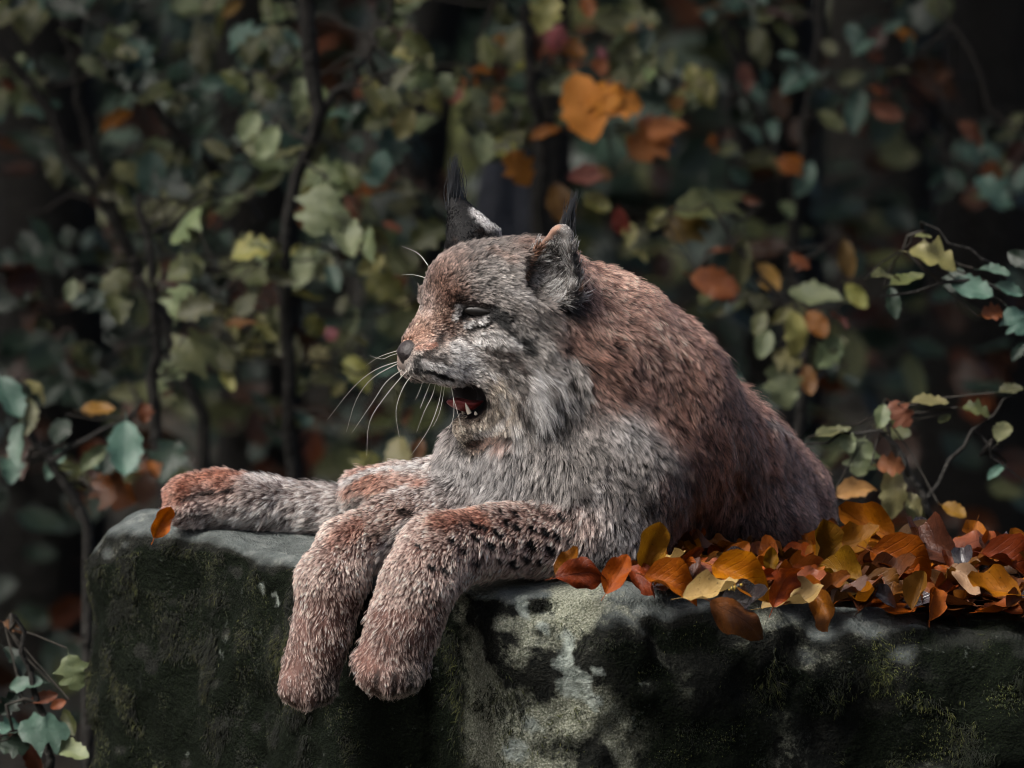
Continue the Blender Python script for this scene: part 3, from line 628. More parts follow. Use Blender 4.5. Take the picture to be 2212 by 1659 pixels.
def leaf_mat(name, c1, c2, vein, rough=.4, spec=.5, spots=.3, trans=.25, veins=8, sat=.90):
    b = NB(name); uv = b('UVMap', uv_map='uv'); sp = b('SeparateXYZ', {0: uv.outputs[0]}); t, s = sp.outputs[0], sp.outputs[1]
    oi = b('ObjectInfo').outputs['Random']
    a = b.math('ABSOLUTE', b.math('SUBTRACT', s, .5))
    q = b.math('SUBTRACT', b.math('MULTIPLY', t, veins), b.math('MULTIPLY', a, 5.0))
    fr = b.math('ABSOLUTE', b.math('SUBTRACT', b.math('FRACT', q), .5))
    lat = b('MapRange', {0: fr, 1: .0, 2: .10, 3: 1., 4: 0.}).outputs[0]
    mid = b('MapRange', {0: a, 1: .010, 2: .03, 3: 1., 4: 0.}).outputs[0]
    vn = b.math('MAXIMUM', b.math('MULTIPLY', lat, .6), mid)
    tc = b('TexCoord').outputs['Object']
    off = b('VectorMath', {0: tc, 1: b('CombineXYZ', {0: b.math('MULTIPLY', oi, 37.0), 1: b.math('MULTIPLY', oi, 11.0)}).outputs[0]}, operation='ADD').outputs[0]
    n1, n2 = b.noise(3.2, 4, .6, off), b.noise(16, 4, .6, off)
    c = b.mix(b('MapRange', {0: n1, 1: .3, 2: .7}).outputs[0], c1, c2)
    c = b.mix(b.math('MULTIPLY', b('MapRange', {0: n2, 1: .60, 2: .72}).outputs[0], spots), c, tuple(x*.18 for x in c1))
    c = b.mix(b.math('MULTIPLY', vn, .24), c, vein)
    hs = b('HueSaturation', {'Hue': b.math('ADD', .485, b.math('MULTIPLY', oi, .03)), 'Saturation': b.math('ADD', sat, b.math('MULTIPLY', oi, .22)),
                             'Value': b.math('ADD', .65, b.math('MULTIPLY', b.math('FRACT', b.math('MULTIPLY', oi, 7.31)), .7)), 'Color': c})
    bump = b('Bump', {'Strength': .3, 'Distance': .012, 'Height': b.math('ADD', b.math('MULTIPLY', vn, -.6), b.math('MULTIPLY', n2, .35))})
    p = b('BsdfPrincipled', {'Base Color': hs.outputs[0], 'Roughness': rough, 'Specular IOR Level': spec, 'Normal': bump.outputs[0]})
    tr = b('BsdfTranslucent', {'Color': hs.outputs[0]})
    return b.done(b('MixShader', {0: trans, 1: p.outputs[0], 2: tr.outputs[0]}))
LM = {
 'orange': leaf_mat('leaf_orange', (.34, .105, .014), (.21, .052, .009), (.16, .04, .01), .55, .22, .85, sat=1.05),
 'rust':   leaf_mat('leaf_rust', (.22, .060, .010), (.10, .026, .007), (.07, .02, .01), .52, .24, .85, .15, sat=1.1),
 'brown':  leaf_mat('leaf_brown', (.115, .042, .013), (.045, .017, .007), (.04, .015, .01), .46, .32, .6, .1, sat=1.0),
 'ochre':  leaf_mat('leaf_ochre', (.25, .10, .016), (.17, .060, .011), (.12, .05, .01), .55, .22, .8, sat=1.1),
 'pale':   leaf_mat('leaf_pale', (.33, .215, .10), (.24, .145, .06), (.2, .11, .05), .55, .22, .8, sat=.85),
 'mustard':leaf_mat('leaf_mustard', (.17, .095, .016), (.12, .06, .011), (.09, .05, .01), .55, .22, .8, sat=1.05),
 'pink':   leaf_mat('leaf_pink', (.30, .115, .050), (.19, .065, .028), (.12, .04, .02), .46, .32, .6, .15, sat=1.0),
 'wet':    leaf_mat('leaf_wet', (.045, .040, .045), (.025, .02, .022), (.02, .015, .015), .18, .8, .2, .05),
 'flame':  leaf_mat('bush_flame', (.56, .24, .07), (.44, .17, .045), (.45, .22, .08), .5, .3, .25, .3, sat=.95),
 'dkgreen':leaf_mat('bush_deep_green', (.012, .026, .018), (.018, .032, .018), (.04, .07, .05), .45, .5, .1, .2),
 'teal':   leaf_mat('bush_teal', (.075, .135, .10), (.045, .09, .066), (.12, .19, .15), .45, .5, .1, .25),
 'olive':  leaf_mat('bush_olive', (.105, .108, .042), (.068, .078, .032), (.14, .14, .06), .45, .5, .2, .3),
 'green':  leaf_mat('bush_green', (.185, .215, .105), (.12, .152, .075), (.21, .24, .12), .45, .5, .15, .3),
 'lime':   leaf_mat('bush_yellow_green', (.25, .225, .075), (.17, .17, .055), (.28, .27, .1), .45, .5, .25, .3),
 'red':    leaf_mat('bush_red', (.20, .035, .035), (.12, .02, .025), (.2, .06, .05), .45, .5, .2, .25),
}
for k_, c1_, c2_ in (('orange', (.30, .10, .018), (.20, .055, .010)), ('rust', (.12, .032, .010), (.07, .018, .007)), ('brown', (.06, .022, .010), (.03, .012, .006)), ('ochre', (.24, .12, .022), (.17, .075, .014)),
                     ('pale', (.32, .18, .06), (.24, .12, .035)), ('mustard', (.19, .115, .016), (.13, .075, .012)), ('pink', (.22, .085, .05), (.15, .05, .03))):
    c1_, c2_ = tuple(x*.78 for x in c1_), tuple(x*.78 for x in c2_)
    LM['bush_'+k_] = leaf_mat('bush_'+k_, c1_, c2_, tuple(x*1.2 for x in c1_), .45, .4, .25, .3)  # shrub copies of the fallen-leaf colours, dimmed to stand for weaker light
FALL = [leaf_mesh('fallen_leaf', 12, 3, s, *a) for s, a in enumerate([
 (.9, .35, .12, .8, .60), (2.0, .6, .12, .3, .58), (-1.6, .45, .12, 1.4, .64), (2.6, .25, .14, 1.8, .60), (1.1, 1.1, .10, .9, .62), (-2.0, .3, .14, -1.8, .56), (1.4, .4, .18, 1.0, .66, 1, 1.4), (.6, .2, .12, .9, .60, 1, -1.0), (3.2, .55, .12, 1.5, .55, 1, .7), (.9, .8, .16, -1.0, .6, 1, 1.9)])]
BUSH = [leaf_mesh('bush_leaf', 16 if len(a) > 9 else 10, 2, 40+s, *a) for s, a in enumerate([
 (.2, .25, .04, 0, .62, 1, 0, .15, .11), (-.3, .15, .06, .3, .74, 1, .2, .2, .05, -.26), (.5, .35, .05, 0, .56, 1, -.3, .1, .11), (0, .1, .05, -.4, .84, 1, 0, .25, .05, .34), (.3, .5, .04, .2, .46, 1, .5, .2, .11), (-.2, .3, .08, 0, .52, 1, -.5, .3, .11)])]
def frame(loc, size, a, tau, roll):
    n = Vector((0, -math.sin(R(tau)), math.cos(R(tau)))); u2 = Vector((0, math.cos(R(tau)), math.sin(R(tau))))
    t = Vector((1, 0, 0))*math.cos(R(a)) + u2*math.sin(R(a))
    n = Matrix.Rotation(R(roll), 3, t) @ n; s = n.cross(t)
    m = Matrix((t, s, n)).transposed().to_4x4()
    return Matrix.Translation(loc) @ m @ Matrix.Diagonal((size, size, size, 1)) @ Matrix.Translation((-.5, 0, 0))
MESHES = {}
def leaf_obj(name, me, mat, M, parent=None):
    key = (me.name, mat)
    if key not in MESHES:
        c = me.copy(); c.materials.clear(); c.materials.append(LM[mat]); MESHES[key] = c
    o = bpy.data.objects.new(name, MESHES[key]); COL.objects.link(o)
    if parent is not None:
        o.parent = parent; o.matrix_parent_inverse = Matrix.Translation(-Vector(parent.location))
    o.matrix_basis = M
    return o
def on_z(px, py, z):
    d = ray(px, py); return CAM + d*((z-CAM.z)/d.z)
def sdf_at(p):
    q = np.round((np.array(p)-FIELD.lo)/FIELD.h).astype(int)
    if np.any(q < 0) or np.any(q >= FIELD.n): return .2
    return float(FIELD.F[tuple(q)])

# the leaves one can single out: px, py, size m, screen angle, tilt, roll, shape, colour, height, label
HERO = [
 (1405, 1178, .072, 78, 82, 8, 3, 'mustard', .06, 'mustard leaf standing upright against the dark flank of the lynx'),
 (1432, 1220, .075, 15, 35, -12, 7, 'pale', .035, 'pale ochre leaf lying at the foot of the upright mustard leaf'),
 (1255, 1238, .072, 12, 45, 15, 9, 'rust', .035, 'folded red-brown leaf touching the elbow of the lynx'),
 (1332, 1246, .062, 60, 48, 0, 0, 'orange', .030, 'bright orange leaf between the elbow and the upright leaf'),
 (1225, 1218, .045, 40, 60, -10, 1, 'rust', .040, 'dark red leaf with a long stalk resting on the elbow fur'),
 (1450, 1262, .078, -22, 42, 5, 2, 'orange', .025, 'brownish orange leaf near the rock edge below the pale ochre one'),
 (1395, 1250, .060, -40, 45, 12, 9, 'rust', .022, 'small rust leaf tucked between two orange leaves by the rock edge'),
 (1530, 1220, .062, 25, 55, -10, 5, 'pink', .035, 'pinkish leaf lying in front of the dark belly'),
 (1600, 1250, .088, -28, 50, 8, 2, 'orange', .040, 'large cupped light-orange leaf behind the wasp'),
 (1537, 1282, .080, 8, 38, 0, 7, 'pale', .030, 'flat straw-coloured leaf on which the wasp sits'),
 (1602, 1228, .070, -20, 40, 12, 6, 'wet', .030, 'wet blue-grey leaf behind the large light-orange one'),
 (1605, 1306, .070, -5, 30, 15, 3, 'wet', .012, 'dark wet curled leaf under the straw-coloured leaf'),
 (1593, 1330, .085, -28, 62, 0, 5, 'brown', .004, 'glossy brown leaf hanging over the rock edge'),
 (1712, 1303, .090, 8, 32, -8, 0, 'pale', .018, 'pale tan leaf on the very edge of the rock'),
 (1785, 1318, .068, -55, 62, 10, 8, 'rust', .012, 'red-brown curled leaf with its tip over the rock edge'),
 (1762, 1182, .080, 95, 80, 30, 4, 'mustard', .060, 'folded mustard leaf standing upright beside the rump'),
 (1797, 1196, .065, 110, 72, -15, 1, 'rust', .050, 'dark red leaf leaning on the upright mustard leaf at the rump'),
 (1808, 1240, .075, 160, 45, 5, 2, 'mustard', .040, 'broad mustard-yellow leaf lying below the rump'),
 (1872, 1135, .095, 150, 55, -10, 0, 'orange', .070, 'big bright orange leaf at the top of the pile by the rump'),
 (1850, 1172, .080, 20, 50, 8, 7, 'ochre', .055, 'ochre leaf just below the big orange leaf on top of the pile'),
 (1950, 1225, .105, -30, 48, 5, 2, 'rust', .045, 'largest reddish leaf in the middle of the pile'),
 (2005, 1185, .090, 160, 52, -8, 6, 'brown', .055, 'dark brown dome-shaped leaf near the top of the pile'),
 (2098, 1172, .080, 30, 50, 10, 5, 'pink', .055, 'dusty pink leaf at the far top of the pile'),
 (1962, 1164, .060, 55, 55, 0, 8, 'pale', .060, 'narrow pale curled leaf standing on the pile'),
 (1986, 1281, .055, 65, 60, -20, 4, 'mustard', .030, 'small yellow leaf standing on edge near the rock rim'),
 (2146, 1274, .080, 170, 45, 6, 0, 'ochre', .035, 'ochre leaf low in the pile near the picture edge'),
 (2096, 1252, .062, -35, 50, 14, 8, 'pale', .040, 'slim pale leaf above the low ochre leaf'),
 (1665, 1210, .035, 85, 70, 0, 0, 'mustard', .045, 'tiny yellow leaf sticking up before the dark flank'),
 (1915, 1262, .085, 10, 40, -5, 3, 'brown', .030, 'chestnut leaf under the largest reddish leaf'),
 (1690, 1262, .075, 70, 58, 20, 9, 'rust', .038, 'twisted rust leaf standing right of the large light-orange one'),
 (1740, 1258, .060, -10, 40, 10, 1, 'pink', .030, 'pale pink folded leaf in the middle of the front row'),
 (2180, 1215, .085, -20, 48, -10, 2, 'rust', .048, 'reddish leaf cut by the picture edge on the pile'),
]
placed = []
for px, py, sz, a, tau, roll, shp, mat, hz, lab in HERO:
    p = on_z(px, py, hz)
    for _ in range(4): p = on_z(px, py, hz+float(top_z(np.array([p.x]), np.array([p.y]))[0]))
    placed.append(np.array(p))
    o = leaf_obj('fallen_leaf', FALL[shp], mat, frame(p, sz*.82, a, tau, roll))
    tag(o, lab, 'leaf', 'fallen leaves on the rock')
o = leaf_obj('fallen_leaf', FALL[1], 'orange', frame(at(347, 1128, .26), .042, 70, 75, 20))
tag(o, 'small orange-brown leaf caught against the toes of the hind paw', 'leaf', 'fallen leaves on the rock')
COLW = {'rust': 'reddish brown', 'brown': 'dark brown', 'orange': 'orange', 'ochre': 'ochre yellow', 'pink': 'pinkish brown', 'pale': 'pale tan', 'wet': 'wet blackish'}
USED = set()
def leaf_label(m, p):
    # by the distinct leaf it lies next to
    order = sorted(range(len(HERO)), key=lambda i: (Vector(placed[i])-p).length)
    for i in order[:6]:
        d = p-Vector(placed[i]); nm = SHORT[i]
        if abs(d.x) > abs(d.y)*1.2: rel = 'past' if d.x > 0 else 'before'
        else: rel = 'behind' if d.y > 0 else 'in front of'
        dist = 'touching and' if d.length < .03 else ('close' if d.length < .06 else ('a leaf away' if d.length < .11 else 'well'))
        rel = {'past': 'on the rump side of', 'before': 'on the elbow side of'}.get(rel, rel)
        lab = f'{COLW[m]} leaf {dist} {rel} the {nm}'
        if len(lab.split()) > 15: continue
        if lab not in USED: USED.add(lab); return lab
    return LABEL[m]
SHORT = ['upright mustard leaf', 'pale ochre leaf', 'folded red-brown leaf', 'bright orange leaf', 'dark red long-stalked leaf', 'brownish orange leaf', 'small rust leaf', 'pinkish belly leaf', 'large light-orange leaf', 'straw-coloured leaf', 'wet blue-grey leaf', 'dark wet curled leaf', 'glossy hanging leaf', 'pale tan edge leaf', 'curled red-brown tip leaf', 'folded mustard leaf', 'dark red leaning leaf', 'broad mustard-yellow leaf', 'big orange top leaf', 'upper ochre leaf', 'largest reddish leaf', 'dome-shaped brown leaf', 'dusty pink leaf', 'narrow pale curled leaf', 'small yellow leaf on edge', 'low ochre leaf', 'slim pale leaf', 'tiny yellow leaf', 'chestnut leaf', 'twisted rust leaf', 'pale pink folded leaf', 'reddish cut-off leaf']
mats = ['rust']*30+['brown']*26+['orange']*20+['ochre']*8+['pink']*10+['pale']*3+['wet']*5
LABEL = {'rust': 'reddish brown leaf among many alike on the leaf pile', 'brown': 'dark brown leaf among many alike on the leaf pile', 'orange': 'orange leaf among many alike on the leaf pile',
         'ochre': 'ochre yellow leaf among several alike on the leaf pile', 'pink': 'pinkish brown leaf among several alike on the leaf pile', 'pale': 'pale tan leaf among several alike on the leaf pile', 'wet': 'wet blackish leaf among several alike on the leaf pile'}
def bed_height(x, y):
    return .006 + .022*sstep(.05, .30, x)*sstep(-.02, .10, y-edge_y(x)) + .014*sstep(.30, .45, x)*sstep(.05, .25, y-edge_y(x))
n_, tries = 0, 0
while n_ < 267 and tries < 9000:
    tries += 1
    x = random.uniform(.06, .80); y = random.uniform(-.20, .52); e = float(edge_y(x))
    if y < e+.035 or (x < .12 and y < -.10) or (x > .42 and y > .29): continue
    p = Vector((x, y, 0)); bh = float(bed_height(x, y)); p.z = float(top_z(np.array([x]), np.array([y]))[0]) + bh*random.uniform(.3, 1.0) + .008
    if sdf_at(p) < .012: continue
    if min(np.linalg.norm(np.array(p)-q) for q in placed) < .017: continue
    m = random.choice(mats)
    o = leaf_obj('fallen_leaf', FALL[random.randrange(10)], m, frame(p, random.uniform(.028, .056), random.uniform(0, 360), random.uniform(5, 55), random.uniform(-35, 35)))
    tag(o, leaf_label(m, p), 'leaf', 'fallen leaves on the rock'); n_ += 1; placed.append(np.array(p))
def leaf_mass(name, mats_, items, me):
    # many leaves in one mesh, for what nobody could count
    k = len(me.vertices); co = np.zeros(k*3, np.float32); me.vertices.foreach_get('co', co); co = np.c_[co.reshape(-1, 3), np.ones(k)]
    W = int(len(me.uv_layers[0].data)); fi = np.array([p.vertices[:] for p in me.polygons]); uvb = np.zeros(W*2, np.float32); me.uv_layers[0].data.foreach_get('uv', uvb)
    V = np.concatenate([co@np.array(M).T[:, :3] for M, _ in items]); Q = np.concatenate([fi+i*k for i in range(len(items))])
    out = mesh(name, V, Q, [LM[m] for m in mats_])
    out.uv_layers.new(name='uv').data.foreach_set('uv', np.tile(uvb, len(items)))
    out.polygons.foreach_set('material_index', np.repeat([i for _, i in items], len(fi)).astype(np.int32))
    return out
low = leaf_mesh('low', 5, 1, 3, .4, .3, .05, 0, .6)
items = []
while len(items) < 800:
    x = random.uniform(.04, 1.15); y = random.uniform(-.2, .58); e = float(edge_y(x))
    if y < e+.05 or (x < .15 and y < -.10) or (x > .42 and y > .30): continue
    p = Vector((x, y, float(top_z(np.array([x]), np.array([y]))[0])+.004+float(bed_height(x, y))*random.uniform(0, .45)))
    items.append((frame(p, random.uniform(.05, .075), random.uniform(0, 360), random.uniform(-15, 30), random.uniform(-20, 20)), random.choice((0, 0, 1, 1, 2))))
lit = link('leaf_litter', leaf_mass('leaf_litter', ['brown', 'rust', 'wet'], items, low)); tag(lit, 'matted layer of dark fallen leaves under the pile on the rock', 'leaf litter', kind='stuff')
# ------------------------------------------------------------------ ground, shrubs, trees
gx, gy = np.meshgrid(np.concatenate([np.linspace(-150, -14, 18), np.linspace(-12, 12, 60), np.linspace(14, 150, 18)]), np.concatenate([np.linspace(-120, -14, 14), np.linspace(-12, 26, 90), np.linspace(28, 200, 20)]), indexing='ij')
gq = np.stack([gx, gy, gx*0], -1)
def ground_z(q):
    q = np.asarray(q, np.float32); yy = q[..., 1]
    return -1.25 + vnoise(q, .35, 61)*.12 + vnoise(q, 1.3, 62)*.05 + 1.6*sstep(8, 22, yy) + 10*sstep(22, 120, yy)
gz = ground_z(gq); a_, b_ = gx.shape
GV = np.stack([gx, gy, gz], -1).reshape(-1, 3)
GQ = np.array([(i*b_+j, (i+1)*b_+j, (i+1)*b_+j+1, i*b_+j+1) for i in range(a_-1) for j in range(b_-1)])
b = NB('forest_floor'); tc = b('TexCoord').outputs['Object']
vo = b('TexVoronoi', {'Scale': 14.0, 'Vector': tc})
c = b.ramp(b('SeparateColor', {0: vo.outputs['Color']}).outputs[0], [(0, (.006, .005, .004)), (.45, (.016, .010, .006)), (.8, (.034, .016, .008)), (1, (.045, .026, .010))])
c = b.mix(b.noise(.9, 4, .6, tc), c, (.010, .014, .008))
ground = link('ground', mesh('ground', GV, GQ, b.done(b('BsdfPrincipled', {'Base Color': c, 'Roughness': .8, 'Normal': b('Bump', {'Strength': .8, 'Distance': .03, 'Height': vo.outputs['Distance']})}))))
tag(ground, kind='structure')
def gz_(p):
    t = min(max((p.y-8)/14, 0), 1); u_ = min(max((p.y-22)/98, 0), 1)
    return -1.25 + 1.6*t*t*(3-2*t) + 10*u_*u_*(3-2*u_)
bark = plain('dark_bark', (.016, .015, .013), .85, .3, (40, .8, .02), .5, 12)
twigm = plain('twig_bark', (.022, .019, .015), .8, .3, None, .4, 20)
def tube(V, Fc, pts, rad, sides=6):
    base = len(V); pts = [Vector(p) for p in pts]
    for i, p in enumerate(pts):
        d = (pts[min(i+1, len(pts)-1)]-pts[max(i-1, 0)]).normalized()
        a = d.cross(Vector((.3, 1, .2))).normalized(); c_ = d.cross(a)
        r_ = rad[i] if isinstance(rad, (list, tuple)) else rad
        for k in range(sides):
            t = k*2*math.pi/sides; V.append(tuple(p + a*(r_*math.cos(t)) + c_*(r_*math.sin(t))))
    for i in range(len(pts)-1):
        for k in range(sides): Fc.append((base+i*sides+k, base+i*sides+(k+1) % sides, base+(i+1)*sides+(k+1) % sides, base+(i+1)*sides+k))
def bend(pts, n=4, wob=.004):
    out = []
    for a, c_ in zip(pts[:-1], pts[1:]):
        for k in range(n):
            q = Vector(a).lerp(Vector(c_), k/n)
            if k: q += Vector((random.gauss(0, wob), random.gauss(0, wob), random.gauss(0, wob)))
            out.append(q)
    return out+[Vector(pts[-1])]
def shrub(name, label, stems, leaves, group='shrubs and saplings behind the rock', cat='shrub', to_ground=True):
    """stems: lists of (px, py, Y, radius) from the foot up; leaves: (px, py, Y, size, colour[, angle, tilt, roll])"""
    foot = at(*stems[0][0][:3]); foot.z = float(ground_z(np.array(foot)))
    root = empty(name, tuple(foot)); tag(root, label, cat, group)
    nodes = []
    for st in stems:
        V, Fc = [], []; pts = [at(*s[:3]) for s in st]; rad = [s[3] for s in st]
        if st is stems[0] and to_ground: pts = [foot]+pts; rad = [rad[0]*1.25]+rad
        bp = bend(pts); rr = [rad[min(int(i/4), len(rad)-1)] + (rad[min(int(i/4)+1, len(rad)-1)]-rad[min(int(i/4), len(rad)-1)])*((i % 4)/4) for i in range(len(bp))]
        tube(V, Fc, bp, rr, 7)
        link('stem' if st is stems[0] else 'branch', mesh('stem', V, Fc, bark), root); nodes += bp
    V, Fc = [], []; hubs = []
    for lf in leaves:
        px, py, Y, sz, mat = lf[:5]
        a, tau, roll = lf[5:] if len(lf) > 5 else (random.uniform(0, 360), random.gauss(52, 16), random.gauss(0, 22))
        if len(lf) <= 5: a = random.choice((random.gauss(-70, 45), random.gauss(-110, 45), random.uniform(0, 360)))
        p = at(px, py, Y); M = frame(p, sz*random.uniform(.62, 1.1), a, tau, roll)
        leaf_obj('leaf', BUSH[random.randrange(6)], 'bush_'+mat if 'bush_'+mat in LM else mat, M, root)
        s = M @ Vector((-.2, 0, 0))
        h = min(hubs, key=lambda q: (q-s).length, default=None)
        if h is None or (h-s).length > .16:
            q = min(nodes, key=lambda q: (q-s).length); hub = s + (q-s)*.25 + Vector((0, .02, -.01)); hubs.append(hub)
            tube(V, Fc, bend([q, hub], 4, .01), .0026, 4); h = hub
        tube(V, Fc, bend([h, s], 2, .004), .0013, 3)
    if V: tag(link('twig', mesh('twig', V, Fc, twigm), root), kind='stuff')
    return root
def scatter(n, x0, x1, y0, y1, Y0, Y1, s0, s1, pal):
    names = [k for k, c_ in pal.items() for _ in range(c_)]; out = []; cl = None
    for i in range(n):
        if i % 7 == 0: cl = (random.uniform(x0, x1), random.uniform(y0, y1), random.uniform(Y0, Y1))
        out.append((cl[0]+random.gauss(0, 42), cl[1]+random.gauss(0, 30), cl[2]+random.gauss(0, .06), random.uniform(s0, s1), random.choice(names)))
    return out
L1 = [(395,480,2.2,.075,'green'),(400,580,2.1,.085,'olive'),(330,590,2.2,.070,'olive'),(420,665,2.0,.085,'olive'),(395,650,2.05,.06,'green'),(530,660,2.2,.07,'olive'),(425,755,2.0,.085,'olive'),(535,735,2.1,.075,'olive'),(520,700,2.1,.05,'ochre'),
 (490,820,2.2,.05,'lime'),(560,545,2.4,.07,'green'),(610,560,2.3,.06,'green'),(700,580,2.3,.065,'olive'),(660,640,2.3,.065,'lime'),(720,600,2.2,.05,'teal'),(600,690,2.4,.055,'olive'),(680,705,2.3,.06,'lime'),(620,745,2.4,.05,'olive'),(415,575,2.0,.05,'green'),(350,640,2.2,.05,'olive'),(370,520,2.3,.05,'dkgreen'),(480,770,2.2,.06,'olive'),(640,830,2.3,.05,'olive')]
L2 = [(690,450,2.0,.075,'green'),(745,505,2.0,.095,'green'),(655,465,2.1,.045,'ochre'),(800,530,2.1,.06,'green'),(845,490,2.6,.05,'orange'),(800,570,2.3,.065,'lime'),(830,620,2.4,.065,'lime'),(770,800,2.4,.065,'lime'),(700,820,2.4,.065,'olive'),(650,900,2.3,.07,'teal'),(590,930,2.4,.06,'dkgreen'),
 (830,700,2.4,.05,'green'),(780,740,2.4,.055,'lime'),(835,800,2.3,.05,'teal'),(860,985,2.0,.085,'lime'),(800,1000,2.1,.06,'lime'),(900,975,2.0,.06,'ochre'),(740,660,2.5,.06,'olive'),(760,690,2.5,.05,'green'),(715,720,2.5,.03,'red'),(870,650,2.6,.06,'lime'),(560,870,2.6,.06,'dkgreen'),(880,560,2.6,.06,'olive'),(690,770,2.5,.055,'lime'),(730,840,2.5,.05,'lime'),(850,860,2.4,.06,'olive'),(880,900,2.4,.055,'ochre')]
shrub('hazel_shrub', 'shrub with the largest broad olive leaves left of the lynx head', [[(350,1120,2.2,.011),(335,900,2.2,.010),(330,600,2.2,.008),(300,420,2.2,.005)]], L1+scatter(63,200,640,400,900,2.2,2.8,.05,.07,{'olive':4,'green':2,'dkgreen':3,'lime':1}))
shrub('forked_sapling', 'forked dark sapling with pale green leaves left of the lynx face', [[(635,1100,2.3,.012),(625,800,2.3,.011),(612,560,2.3,.010),(640,380,2.3,.010),(690,245,2.3,.012),(668,100,2.3,.014),(660,-120,2.3,.014)],[(690,245,2.3,.008),(740,190,2.3,.006),(800,120,2.4,.005),(870,-30,2.4,.004)]],
      L2+scatter(91,540,940,10,620,2.2,2.9,.05,.075,{'olive':5,'green':3,'teal':2,'orange':1,'lime':2,'dkgreen':3}))
shrub('leaning_sapling', 'sapling with crossing dark stems and teal leaves at the top left corner', [[(440,900,3.0,.012),(250,480,3.0,.012),(60,180,3.0,.011),(-80,20,3.0,.010)],[(250,470,3.0,.010),(180,250,3.0,.009),(150,100,3.0,.008),(140,-60,3.0,.008)],[(560,480,3.1,.011),(430,330,3.1,.010),(290,190,3.1,.009),(200,60,3.1,.008)]],
      [(250,260,3.0,.09,'orange'),(330,190,2.9,.075,'olive'),(90,700,3.0,.07,'olive'),(150,640,3.0,.045,'orange'),(20,180,3.0,.05,'rust'),(430,120,3.0,.075,'olive'),(500,20,3.0,.08,'mustard'),(470,60,3,.07,'lime'),(310,170,3,.04,'red')]
      + scatter(168,0,620,-10,400,2.7,3.5,.05,.085,{'dkgreen':5,'teal':3,'olive':5,'green':2}) + scatter(42,0,320,330,900,3.0,3.6,.05,.08,{'dkgreen':6,'olive':2,'brown':1}))
shrub('orange_leaved_sapling', 'sapling with bright orange leaves just above the lynx ears', [[(1172,700,3.0,.014),(1170,500,3.0,.013),(1165,250,3.0,.011),(1140,80,3.0,.010),(1130,-100,3.0,.009)]],
      [(1262,232,2.7,.15,'flame',-75,70,5),(1300,205,2.7,.10,'flame',150,60,0),(1345,225,2.7,.07,'flame',10,60,0),(1120,362,2.7,.095,'flame',-60,65,0),(1210,440,2.8,.07,'ochre'),(1270,380,2.8,.065,'pink'),(1290,440,2.8,.065,'lime'),(1300,375,2.8,.05,'pale'),(1405,305,2.8,.11,'flame',40,60,10),(1440,272,2.8,.075,'flame',30,60,0),(1385,300,3,.05,'pink'),(1460,225,3,.06,'ochre'),(1180,90,3.0,.06,'orange'),(1100,95,2.9,.07,'ochre'),(985,205,2.9,.06,'orange'),(850,275,2.9,.06,'orange'),(790,190,2.9,.055,'orange'),(1270,15,2.9,.05,'orange'),(1200,80,2.9,.05,'red'),(1300,120,3,.05,'red'),(1380,60,3,.05,'pale'),(1080,140,3.0,.06,'rust')]
      + scatter(105,880,1500,-20,300,2.7,3.5,.05,.08,{'olive':6,'green':3,'orange':2,'brown':1,'dkgreen':3,'lime':2}))
shrub('thin_sapling', 'thin sapling with small pale and orange leaves at the upper right', [[(1700,760,3.4,.014),(1720,400,3.4,.012),(1760,150,3.4,.010),(1790,-100,3.4,.009)],[(1720,400,3.4,.007),(1640,250,3.4,.006),(1560,60,3.4,.005)],[(1740,300,3.4,.007),(1900,180,3.4,.006),(2060,60,3.4,.004)]],
      [(1725,172,3.3,.075,'teal'),(1700,120,3.3,.05,'teal'),(1850,240,3.3,.085,'teal',-100,60,0),(1915,242,3.3,.065,'pink',-25,65,10),(1890,120,3.3,.05,'orange'),(1905,190,3.3,.05,'orange'),(1955,78,3.3,.06,'orange'),(1905,165,3.3,.055,'teal'),(1740,385,3.3,.075,'teal'),(1710,350,3.3,.06,'orange'),(2100,285,3.3,.065,'pink',-40,65,0),(1610,170,3.3,.055,'pink'),(1700,450,3.3,.05,'green')]
      + scatter(84,1480,2200,0,420,3.2,4.0,.05,.075,{'teal':5,'olive':4,'dkgreen':5,'orange':1,'brown':1}))
shrub('maple_shrub', 'shrub with a drooping cluster of pale green leaves right of the lynx back', [[(1700,1150,2.3,.010),(1730,900,2.3,.009),(1755,680,2.3,.007),(1700,560,2.3,.004)],[(1745,700,2.3,.006),(1640,600,2.3,.005),(1530,440,2.3,.003)]],
      [(1760,640,1.9,.105,'green',170,35,5),(1720,720,2.0,.065,'lime'),(1790,760,2.0,.075,'green'),(1650,745,2.0,.07,'green',-110,60,0),(1690,830,2.0,.08,'green',-80,65,0),(1745,822,2.0,.06,'ochre',-80,70,0),(1800,770,2.0,.05,'olive'),(1765,700,2.0,.06,'orange'),(1700,770,2.0,.06,'lime'),(1830,560,2.2,.08,'mustard',-80,75,0),(1850,640,1.9,.045,'lime'),(1815,690,2.0,.05,'pink'),(1640,700,2.1,.05,'olive'),(1690,680,2.1,.05,'lime'),
       (1555,540,2.3,.055,'pink'),(1545,612,2.3,.08,'orange',-20,60,5),(1600,570,2.3,.08,'olive'),(1660,600,2.3,.06,'pale',-55,65,5),(1645,650,2.3,.06,'olive'),(1570,640,2.3,.045,'rust'),(1530,440,2.4,.12,'olive',20,45,5),(1480,478,2.4,.085,'mustard',60,60,0),(1620,432,2.4,.05,'pink'),(1420,470,2.4,.06,'lime'),(1360,500,2.4,.06,'lime'),(1340,480,2.4,.05,'red'),(1570,840,2.2,.08,'teal'),(1730,560,2.2,.055,'orange'),(1380,550,2.4,.05,'lime')]
      + scatter(16,1500,1880,480,860,2.3,2.8,.04,.06,{'olive':3,'dkgreen':4,'brown':2}))
